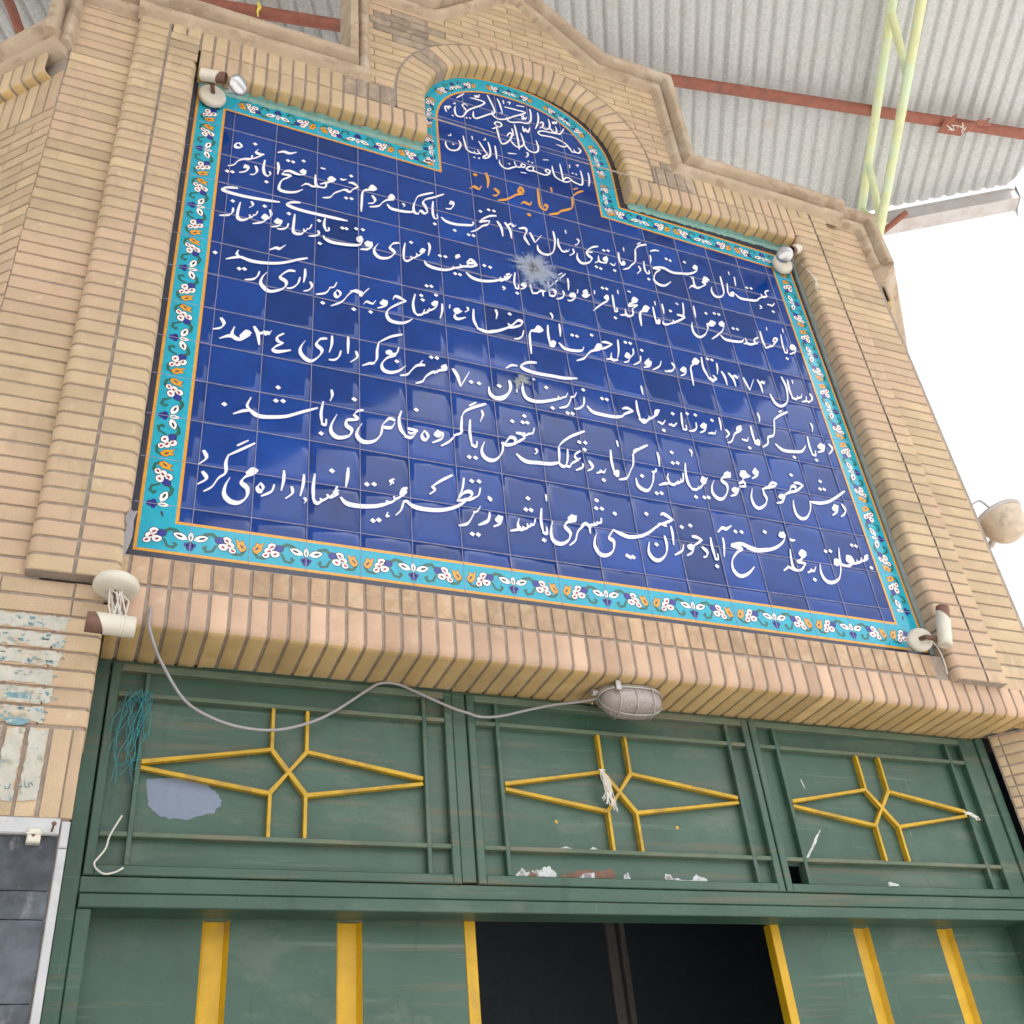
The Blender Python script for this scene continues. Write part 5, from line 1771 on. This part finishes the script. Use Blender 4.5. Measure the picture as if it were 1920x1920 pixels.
    ('6', 'L'): 'n271,1578 266,1553 281,1538|n278,1537 256,1528 225,1508|n282,1540 306,1532|n567,1631 522,1604 478,1574 429,1550 367,1534 317,1532 287,1544|n403,1629 431,1651 444,1649 469,1682|d281,1466 303,1472 177,1532|n366,1476 358,1444 340,1421 310,1408|n515,1529 490,1524 462,1491 456,1469 478,1452 479,1424 458,1395 416,1371 391,1382 374,1411 381,1451 397,1482|n539,1496 530,1455 507,1422 486,1413|n560,1557 560,1518 555,1472|n584,1483 592,1460 579,1432 558,1418|n700,1517 689,1487 669,1474|n673,1479 652,1437 612,1415|d640,1371 776,1374|n703,1470 693,1448 700,1426 716,1443 715,1462 703,1470|n816,1489 783,1492 755,1461 724,1405 678,1365|n846,1527 829,1501 810,1467 802,1483|n810,1476 789,1488 763,1483|n875,1458 862,1435 843,1440|n851,1435 835,1439 821,1420|d852,1380 777,1374|n911,1478 901,1452 920,1451 927,1474|n928,1472 922,1442 885,1414|n956,1492 971,1516 1016,1499|n1016,1498 977,1467 935,1422 925,1384 942,1353 987,1352 1021,1371 1044,1396|n1062,1558 1050,1495 1054,1444 1067,1427|n1065,1425 1092,1439 1103,1472|n1093,1443 1121,1464 1127,1487|n1112,1458 1135,1482|n1157,1545 1143,1524 1159,1518 1168,1545|n1168,1541 1159,1506 1135,1478 1118,1471|d1120,1632 1143,1636 1163,1584 1091,1559 1097,1532|n1190,1535 1188,1490 1175,1436|n1228,1541 1224,1518|n1271,1529 1250,1517 1260,1499 1284,1516|n1260,1499 1247,1476 1260,1459 1299,1480|n1313,1551 1317,1534 1301,1517|n1344,1547 1340,1479 1355,1429|n1355,1427 1400,1418 1452,1437 1499,1469 1533,1502|n1456,1577 1461,1554 1456,1527|n1420,1429 1457,1442 1504,1476|n1506,1475 1542,1490 1577,1513 1586,1539 1565,1539 1537,1505 1522,1493 1514,1504|d1527,1572|n1589,1480 1578,1443 1558,1420 1536,1412|n1459,1579 1461,1552 1454,1519|n1689,1513 1668,1530 1652,1506 1670,1498 1690,1509|n1670,1498 1634,1493 1619,1468 1615,1415 1613,1340|n1721,1554 1716,1492 1719,1422|n1717,1419 1737,1421 1744,1446 1729,1448 1719,1424|n1747,1645 1754,1623 1748,1601|n1785,1581 1784,1541 1780,1499|n1898,1461 1884,1435 1843,1422 1794,1422 1768,1451|d1846,1525 1871,1525 1954,1556|n2006,1524 2031,1529 2059,1525|n2058,1523 2016,1488 1974,1466|n1992,1471 1996,1498 1975,1496 1954,1463|n1982,1466 1940,1447 1914,1419 1889,1385 1848,1359|n2097,1564 2090,1491 2075,1436|n2075,1426 2051,1418 2040,1429 2046,1463|n2042,1423 2013,1413|d2138,1560 2165,1561|n2175,1526 2171,1493 2146,1456|n2149,1472 2135,1484 2122,1462 2143,1455|n2145,1455 2131,1430 2108,1418|d2224,1530|n2210,1487 2200,1449 2160,1415|n2256,1482 2241,1462 2255,1450|n2259,1454 2246,1428 2220,1417|n2244,1473 2228,1444 2252,1444 2263,1467|n2265,1465 2254,1436 2216,1413|n2324,1484 2307,1446 2264,1410|n2385,1489 2395,1465 2374,1432 2349,1421|n2371,1436 2341,1419 2335,1424|n2451,1480 2431,1454 2455,1452 2463,1474|n2462,1469 2451,1435 2422,1412|n2553,1543 2533,1556 2514,1530 2536,1525 2553,1541|n2528,1525 2496,1494 2488,1438 2483,1364|n2575,1579 2570,1505 2586,1446|n2585,1443 2609,1423 2598,1449|n2596,1430 2632,1444 2619,1466|d2611,1577 2637,1577|n2661,1561 2656,1516 2646,1482|n2678,1508 2689,1472 2690,1419|n2719,1508 2739,1474 2742,1423|n2733,1484 2757,1499 2763,1485 2777,1502|n2805,1500 2822,1421|n2824,1419 2868,1503|n2893,1507 2903,1471 2902,1421|n2901,1484 2922,1501 2926,1488 2940,1510|n3057,1569 3068,1497 3046,1400 2997,1354 2962,1368 2947,1423|n3092,1558 3084,1489 3088,1437|n3084,1432 3110,1429 3126,1456|n3116,1435 3146,1452 3157,1475|n3183,1466 3171,1433 3144,1419|n3214,1492 3218,1456 3183,1422|n3186,1434 3171,1426|n3123,1563 3120,1538',
    ('7', 'L'): 'n2177,1267 2175,1237|n2176,1282 2176,1228|n2131,1178 2128,1125 2132,1063|n2133,1060 2151,1050 2179,1072|d1947,1147 1972,1147|n2048,1109 2073,1119 2100,1108|n2100,1106 2059,1082 2032,1056|n2040,1061 2000,1048 1947,1045 1888,1050 1862,1079|n1853,1130 1843,1083 1815,1054 1794,1048|d1855,1177|n1817,1151 1803,1124 1783,1114|n1789,1121 1760,1058 1718,1034|d1755,1013 1779,1015 1682,1025 1665,1143|n1771,1136 1757,1110 1741,1102|n1749,1108 1725,1091 1720,1104|n1726,1093 1672,1066 1612,1046 1563,1051 1546,1090 1549,1151|n1476,1212 1504,1237 1531,1241|n1632,1288 1587,1276 1553,1247 1572,1228 1632,1220 1712,1224 1765,1226 1832,1242|n1520,1117 1514,1077|n1483,1137 1485,1099 1467,1055 1428,1023 1393,1021 1387,1033|d1433,1093|n1607,1182 1609,1175|n2249,1148 2226,1137 2225,1112 2244,1135|n2229,1115 2187,1081 2185,1097|n2190,1084 2157,1060 2153,1073|n2161,1063 2126,1063|n2269,1090 2249,1063 2237,1072|n2245,1066 2228,1072|d2249,1025 2320,1143 2449,1165 2539,1153|n2331,1088 2308,1064 2300,1077|n2306,1068 2286,1069|n2370,1161 2362,1097 2361,1060|n2359,1056 2378,1060 2381,1085|d2403,1163|n2442,1114 2437,1082 2418,1061 2392,1053|n2488,1124 2468,1101 2489,1096 2500,1119|n2499,1112 2483,1078 2453,1057|n2548,1092 2535,1069 2521,1074|n2526,1069 2500,1063|n2585,1180 2584,1138 2578,1101|n2608,1110 2619,1086 2595,1058|n2704,1155 2678,1137 2681,1116 2704,1134|n2685,1117 2654,1094 2625,1044 2599,1026|n2729,1088 2719,1067 2705,1070|n2711,1065 2690,1068|d2721,1022|n2763,1169 2761,1116 2762,1064|n2760,1061 2784,1058 2787,1084 2767,1073|n2830,1268 2832,1238 2826,1209|n3023,1321 2967,1285 2922,1246|n2922,1246 2906,1180 2888,1138 2851,1115 2839,1076 2801,1043|n2969,1308 2989,1321|n3072,1111 3036,1069 2980,1055 2921,1051 2886,1081|d2978,1019|n3102,1175 3096,1116 3098,1066|n3096,1063 3117,1061 3124,1090|d3113,1029|n3152,1275 3156,1253 3145,1219|n3177,1150 3153,1124 3176,1119 3196,1144|n3196,1139 3180,1107 3140,1085|n3228,1156 3240,1126 3207,1088|n992,1283 938,1253 887,1206|n886,1205 878,1156 875,1104 858,1073 844,1071|n864,1078 844,1071 814,1051|n975,1201 965,1165 942,1150 935,1165 919,1157 937,1147|n920,1151 956,1149 922,1124 898,1083 904,1050 934,1043 972,1063 1002,1099|d964,1115 1121,1182 1147,1185|n1081,1152 1071,1130 1087,1124|n1088,1128 1052,1113 1027,1079 1009,1052 978,1037|n1187,1154 1170,1139 1186,1126 1192,1141|n1186,1126 1151,1110 1132,1088|n1144,1101 1121,1093 1091,1060 1075,1029 1046,1011|n1219,1138 1236,1105 1248,1046|n1248,1044 1294,1139|d1299,1083 1336,1084|n1487,1138 1486,1084 1451,1027 1413,1016 1386,1033 1381,1073|d1431,1094|n786,1124 791,1092 763,1057|n752,1200 752,1157 751,1104|n721,1109 713,1074 695,1052 673,1046|n683,1185 682,1137 672,1089|n660,1164 634,1153 618,1119 640,1092 633,1060 604,1022 577,1022 554,1051 553,1084 570,1124|n481,1141 457,1116 459,1093 480,1087|n479,1085 453,1061 442,1040 461,1033 511,1055|n361,1146 377,1109 385,1052|n374,1117 391,1117 402,1128 409,1115 416,1132 421,1120 431,1143|n348,1104 330,1111 313,1086 323,1072 346,1092|n334,1080 313,1061 292,1060 276,1080 283,1122|n292,1062 265,1066 231,1043|n228,1156 241,1128 229,1101 203,1087',
    ('8', 'L'): 'n684,881 687,853 679,823|d470,841 464,770 492,775 271,705 778,853|n368,762 356,720 368,699|n365,696 343,689 308,666|n368,699 397,678 438,680 505,699 562,733 628,772|n651,810 643,751 647,699|n647,695 662,692 664,721|d645,645|n814,804 793,796 776,773|n777,770 792,753 777,742|n783,747 748,736 746,709 766,690 759,662 735,645 706,640 685,661 685,698 706,755|d777,855 1041,861|n946,782 924,786 900,755 890,733|n892,734 929,739 946,768|n893,732 885,691 861,656 830,641 805,643 788,669 793,700 808,731|n976,838 965,794 970,741 990,710|n987,707 1014,707 1035,735|n1001,751 1041,749|n1041,747 1014,727 1004,733|n1071,754 1060,728 1070,706 1086,723 1082,744 1071,754|n1130,771 1118,748 1137,742 1151,764|n1153,762 1145,729 1105,700|n1358,970 1304,939 1259,904 1242,869|n1242,869 1236,809 1233,780 1200,760|n1208,763 1178,722 1142,691|n1282,942 1313,968|n1337,927 1340,903 1325,864|n1279,861 1273,793 1277,731|n1277,726 1296,720 1302,749|d1261,658 1289,659|d1476,900 1525,905 1547,908 1537,944|n1577,883 1566,853 1546,847|n1554,850 1532,835 1526,847|n1532,837 1517,827|n1489,837 1515,837 1526,819|n1526,818 1494,791 1464,772|n1472,774 1479,801 1458,806 1435,775 1423,760|n1478,776 1436,759 1417,766 1421,756|n1420,759 1412,715 1383,672 1352,660 1326,676 1320,710 1335,753|n1824,923 1753,877 1705,833 1684,802|n1684,802 1681,756 1676,715|n1676,716 1633,699 1577,693 1516,689 1479,719|n1572,768 1577,753 1565,739|n1677,710 1688,698 1705,705 1718,740 1726,798|n1706,704 1724,704 1741,733|n1733,719 1764,746 1781,761|n1756,764 1769,745|n1787,803 1759,776 1758,756|d1790,853 1820,856 1811,815|n1790,732 1786,712 1753,689|n1824,754 1834,735 1834,717 1810,698|n1901,726 1888,705 1872,713|n1880,709 1853,694|d1881,662|n1942,840 1937,777 1941,715|n1940,710 1956,700 1961,728 1947,722|n1983,902 1985,871|n2097,882 2064,862 2055,835|n2055,835 2046,783 2030,751 1999,697 1960,680|n2141,912 2081,870 2050,834|d2265,897 2258,834 2284,839 2080,724 2138,640 2163,645|n2369,935 2376,921 2370,896|n2186,879 2188,849 2183,802|n2161,780 2157,765 2137,758|n2157,770 2144,753 2130,700 2101,652 2073,646 2049,666 2046,704|n2220,764 2212,738 2219,715|n2219,713 2186,701 2161,689|n2217,709 2239,707 2266,733|n2255,715 2276,729 2283,749|n2273,727 2293,742 2301,784|n2326,845 2316,787 2317,730 2330,702|n2329,699 2356,703 2371,726|n2361,705 2381,721 2397,738|n2386,729 2400,742|n2429,784 2410,752 2394,758 2403,782 2418,771|d2342,658 2387,664 2410,668|n2554,843 2533,824 2559,817 2564,841|n2549,815 2523,807 2506,784 2528,762 2522,722 2492,680 2462,671 2440,695 2442,733 2462,774|n2656,865 2630,857 2628,834 2673,843|n2673,843 2637,825 2624,799|n2600,784 2631,800 2634,773|n2633,774 2599,766|n2571,756 2555,739 2575,732 2592,757|n2593,753 2569,718 2537,700|n2720,899 2702,873 2718,864 2731,883|n2732,879 2718,855 2685,830|n2819,825 2796,827 2773,804 2797,805 2819,822|n2797,805 2758,791 2727,775|n2729,772 2731,745 2736,721 2720,687 2680,658 2656,668 2650,712 2668,766|d2924,899 3092,894 3076,844 3101,847|n2928,851 2952,856 2976,847|n2976,846 2936,811 2910,797|n2922,802 2926,831 2902,822 2881,787|n2925,802 2886,789 2851,767|n2835,767 2815,750 2839,746 2853,768|n2849,760 2824,722 2790,707|n3226,860 3158,809 3101,773 3043,754 2988,752|n2990,753 2978,707 2943,655 2907,640 2885,660 2883,704 2891,742|n3135,764 3116,735 3137,733 3154,760|n3154,757 3136,721 3102,694|n3182,774 3191,738 3175,713 3152,695',
    ('9', 'L'): 'd3159,532 3183,531 2990,471 3019,477 2878,302 3233,418|n3236,489 3215,475 3215,460 3232,471|n3215,460 3193,451 3189,466|n3192,452 3163,436 3161,450|n3167,438 3131,423|n3135,460 3109,462 3103,437 3137,437 3134,459|n3132,430 3099,408 3068,407|n3076,409 3057,420 3074,502|n3050,433 3028,428 3026,404 3054,413|n3056,413 3039,362 3014,323 2971,300 2939,307 2926,345 2935,394|n2905,373 2887,348 2874,356|n2879,350 2851,335|n2871,443 2854,451 2836,435 2853,421 2872,435|n2853,421 2826,395 2811,387 2852,384|n2851,381 2819,345 2797,339|n2799,337 2779,345 2777,383 2788,449|n2783,337 2758,347 2748,352|n2753,351 2720,326|n2805,507 2814,502 2830,507|n2760,539 2751,519 2779,520 2777,542|n2783,529 2765,491 2720,452 2666,427 2601,412 2550,417|d2672,524|n2666,432 2613,417 2568,423 2525,435 2474,425|n2468,417 2521,409 2493,387 2457,343 2447,296 2463,266 2489,263 2526,284 2562,320|d2672,525 2510,499 2543,502 2367,294 2230,475 2276,491 2083,360 1958,276 1942,274 2063,515|n2415,480 2443,507 2463,505 2495,528|n2433,451 2430,411 2417,352|n2368,441 2365,394 2368,334|n2366,331 2382,335 2385,360|n2313,384 2332,362 2325,340 2309,331|n2274,433 2297,432 2319,422|n2319,421 2281,391 2270,384|n2260,388 2243,377 2257,367 2273,388|n2275,386 2255,348 2227,328|n2218,379 2206,349 2166,320|n2175,468 2175,429 2169,373|n2132,411 2134,363 2119,315 2085,282 2055,282 2038,315 2049,366|n2135,522 2152,530 2191,507|n2190,506 2152,484 2129,475|n2137,478 2150,468 2130,472|n2137,476 2113,467 2104,449|n2116,465 2085,440|n2103,457 2062,420 2015,392 1957,375|n2010,389 1958,377 1918,386 1886,400|n1886,403 1859,359 1877,340 1868,297 1838,268 1804,266 1785,303 1791,343 1804,371|d1931,279 1957,277 1906,488 1828,543 1820,500 1847,503|n1836,451 1831,428 1812,426|n1819,427 1806,413 1799,424|n1806,415 1788,410|n1796,411 1776,403 1773,366|n1777,393 1758,411 1736,398|n1752,404 1716,364 1698,317 1669,288|n1702,445 1683,424 1710,417 1719,443|n1708,417 1674,403 1660,379 1679,350 1668,315 1635,290 1603,294 1591,331 1604,394|n1591,527 1590,497|n1562,451 1553,387 1557,337|n1556,332 1573,329 1574,360|d1556,294 1506,493 1491,434 1514,435 1336,459|n1528,392 1518,363 1506,365|n1513,364 1494,350 1490,362|n1498,352 1478,336 1469,344|n1476,336 1457,330 1448,351 1455,381|n1453,330 1413,315|n1368,383 1356,362 1372,355 1383,380|n1383,374 1370,343 1342,324|n1330,379 1319,345 1284,322|n1339,449 1331,469|n1291,412 1276,386 1261,379|n1266,383 1241,333 1222,313 1195,303|d1247,272 1272,273 1263,534 1295,538|n1329,389 1317,350 1278,320|n1298,505 1288,468 1269,451|n1273,454 1243,435 1228,438|n1230,542 1219,484 1193,421|n1195,423 1220,462 1248,478 1258,463 1237,437 1197,423|n1236,434 1191,394 1128,365 1062,356 1014,360 985,378|n991,379 973,376 960,335 939,307|n1180,547 1129,508 1091,472|n1092,473 1102,457 1081,434|n987,445 967,434 964,407 983,424 973,437|n966,403 941,384 933,392|n944,386 919,362 903,366|n912,358 879,342 850,332 799,323 748,326 725,350|n907,313 901,295 911,298|d848,265 871,272 826,432 855,438|n935,478 919,466 932,460|n928,459 919,447|n753,496 751,450 744,404|n712,397 698,368 714,366|n711,361 686,339|d689,470|n709,399 705,373 716,382|n709,381 683,344 673,353|n679,343 655,323 648,330|n656,323 633,306 619,329|n621,327 619,377 624,440|d690,469|n752,492 749,451 744,404|n583,429 581,383 572,330|n588,321 593,311 588,299|n539,363 542,335 519,307|n508,432 508,389 501,341|n474,360 465,328 431,301|n424,358 414,336 426,319 435,341 424,358|n410,412 391,417 374,397 397,397 411,411|n393,392 370,378 356,349 378,324 377,286 353,257 322,256 299,282 300,322 313,360|n394,540 349,502 303,464|n302,464 295,428 297,381 274,352 254,309 228,284|n332,516 369,548|n213,466 225,434 200,400|n217,369 232,341 204,311',
}


NIB = math.radians(63)


def ribbon(mb, P, kind, z, nib=0.0195, grow=0.0, mi=0):
    """pen stroke: flat ribbon whose width follows a broad nib held at a fixed angle"""
    if len(P) < 2:
        return
    Q = smooth_path([(x, y, 0) for x, y in P], 5)
    n = len(Q)
    L = [0.0]
    for a, b in zip(Q, Q[1:]):
        L.append(L[-1] + (b - a).length)
    tot = max(L[-1], 1e-6)
    nv = Vector((math.cos(NIB), math.sin(NIB), 0)) * nib
    ws = []
    for i in range(n):
        d = (Q[min(i + 1, n - 1)] - Q[max(i - 1, 0)]).normalized()
        if kind == 'm':
            w = 0.0104 * (0.9 + 0.25 * abs(d.x * math.sin(NIB) - d.y * math.cos(NIB)))
        else:
            w = abs(d.x * nv.y - d.y * nv.x) * 0.92 + 0.0034
        f = L[i] / tot
        cap = min(1.0, 0.55 + f * tot / 0.022 * 0.45, 0.40 + (1 - f) * tot / 0.035 * 0.6)
        ws.append(w * cap + grow)
    ws = [(ws[max(i - 1, 0)] + ws[i] + ws[min(i + 1, n - 1)]) / 3 for i in range(n)]
    A, B = [], []
    for i in range(n):
        d = (Q[min(i + 1, n - 1)] - Q[max(i - 1, 0)]).normalized()
        ext = 0.0
        p = Q[i]
        if i == 0:
            p = p - d * (0.002 + grow * 0.5)
        if i == n - 1:
            p = p + d * (0.002 + grow * 0.5)
        zz = z + i * 4e-6
        A.append((p.x - d.y * ws[i] / 2, p.y + d.x * ws[i] / 2, zz))
        B.append((p.x + d.y * ws[i] / 2, p.y - d.x * ws[i] / 2, zz))
    mb.rings([A, B], 0.5, mi, closed=False)


def nibdot(mb, p, z, s=0.0150, grow=0.0, mi=0):
    s += grow
    a = Vector((math.cos(NIB - .2), math.sin(NIB - .2))) * s * 0.5
    b = Vector((math.cos(math.radians(-38)), math.sin(math.radians(-38)))) * s * 0.5
    c = Vector(p)
    mb.poly([c + a + b, c + a - b, c - a - b, c - a + b], z, 0.5, mi)


for (num, typ), data in TEXT.items():
    mb, mh = MB(), MB()
    c = 0
    small = num in ('1', '2')
    for st in data.split('|'):
        kind = st[0]
        P = [tuple(int(v) / 1000 for v in q.split(',')) for q in st[1:].split()]
        c += 1
        z = 0.00215 + (c % 40) * 6e-6
        zh = 0.00165 + (c % 40) * 6e-6
        if kind == 'd':
            for i, p in enumerate(P):
                nibdot(mb, p, z + i * 2e-6, 0.0105 if small else 0.021 if typ == 'O' else 0.0160)
                nibdot(mh, p, zh + i * 2e-6, 0.0085 if small else 0.0160, 0.005)
        else:
            ribbon(mb, P, kind, z, 0.029 if typ == 'O' else 0.0195)
            ribbon(mh, P, kind, zh, grow=0.0062)
            # the eyes of small letters are filled with glaze
            xs_, ys_ = [p_[0] for p_ in P], [p_[1] for p_ in P]
            if kind == 'n' and len(P) >= 4 and P[0] != P[-1] and max(xs_) - min(xs_) < 0.045 and max(ys_) - min(ys_) < 0.04:
                turn = 0
                for a_, b_2, c_2 in zip(P, P[1:], P[2:]):
                    u_, v_ = Vector((b_2[0] - a_[0], b_2[1] - a_[1])), Vector((c_2[0] - b_2[0], c_2[1] - b_2[1]))
                    if u_.length and v_.length:
                        turn += u_.angle_signed(v_, 0)
                if abs(turn) > 2.6:
                    mb.poly([(p_.x, p_.y) for p_ in smooth_path([(x, y, 0) for x, y in P], 3)], z - 0.0001)
    ob = mb.build('text_line', M['orange_glaze'] if typ == 'O' else M['white_glaze'], panel, recalc=False)
    ob['label'] = 'orange painted line of Persian lettering' if typ == 'O' else 'white painted line of Persian lettering'
    mh.build('glaze_halo', M['halo'], ob, recalc=False)
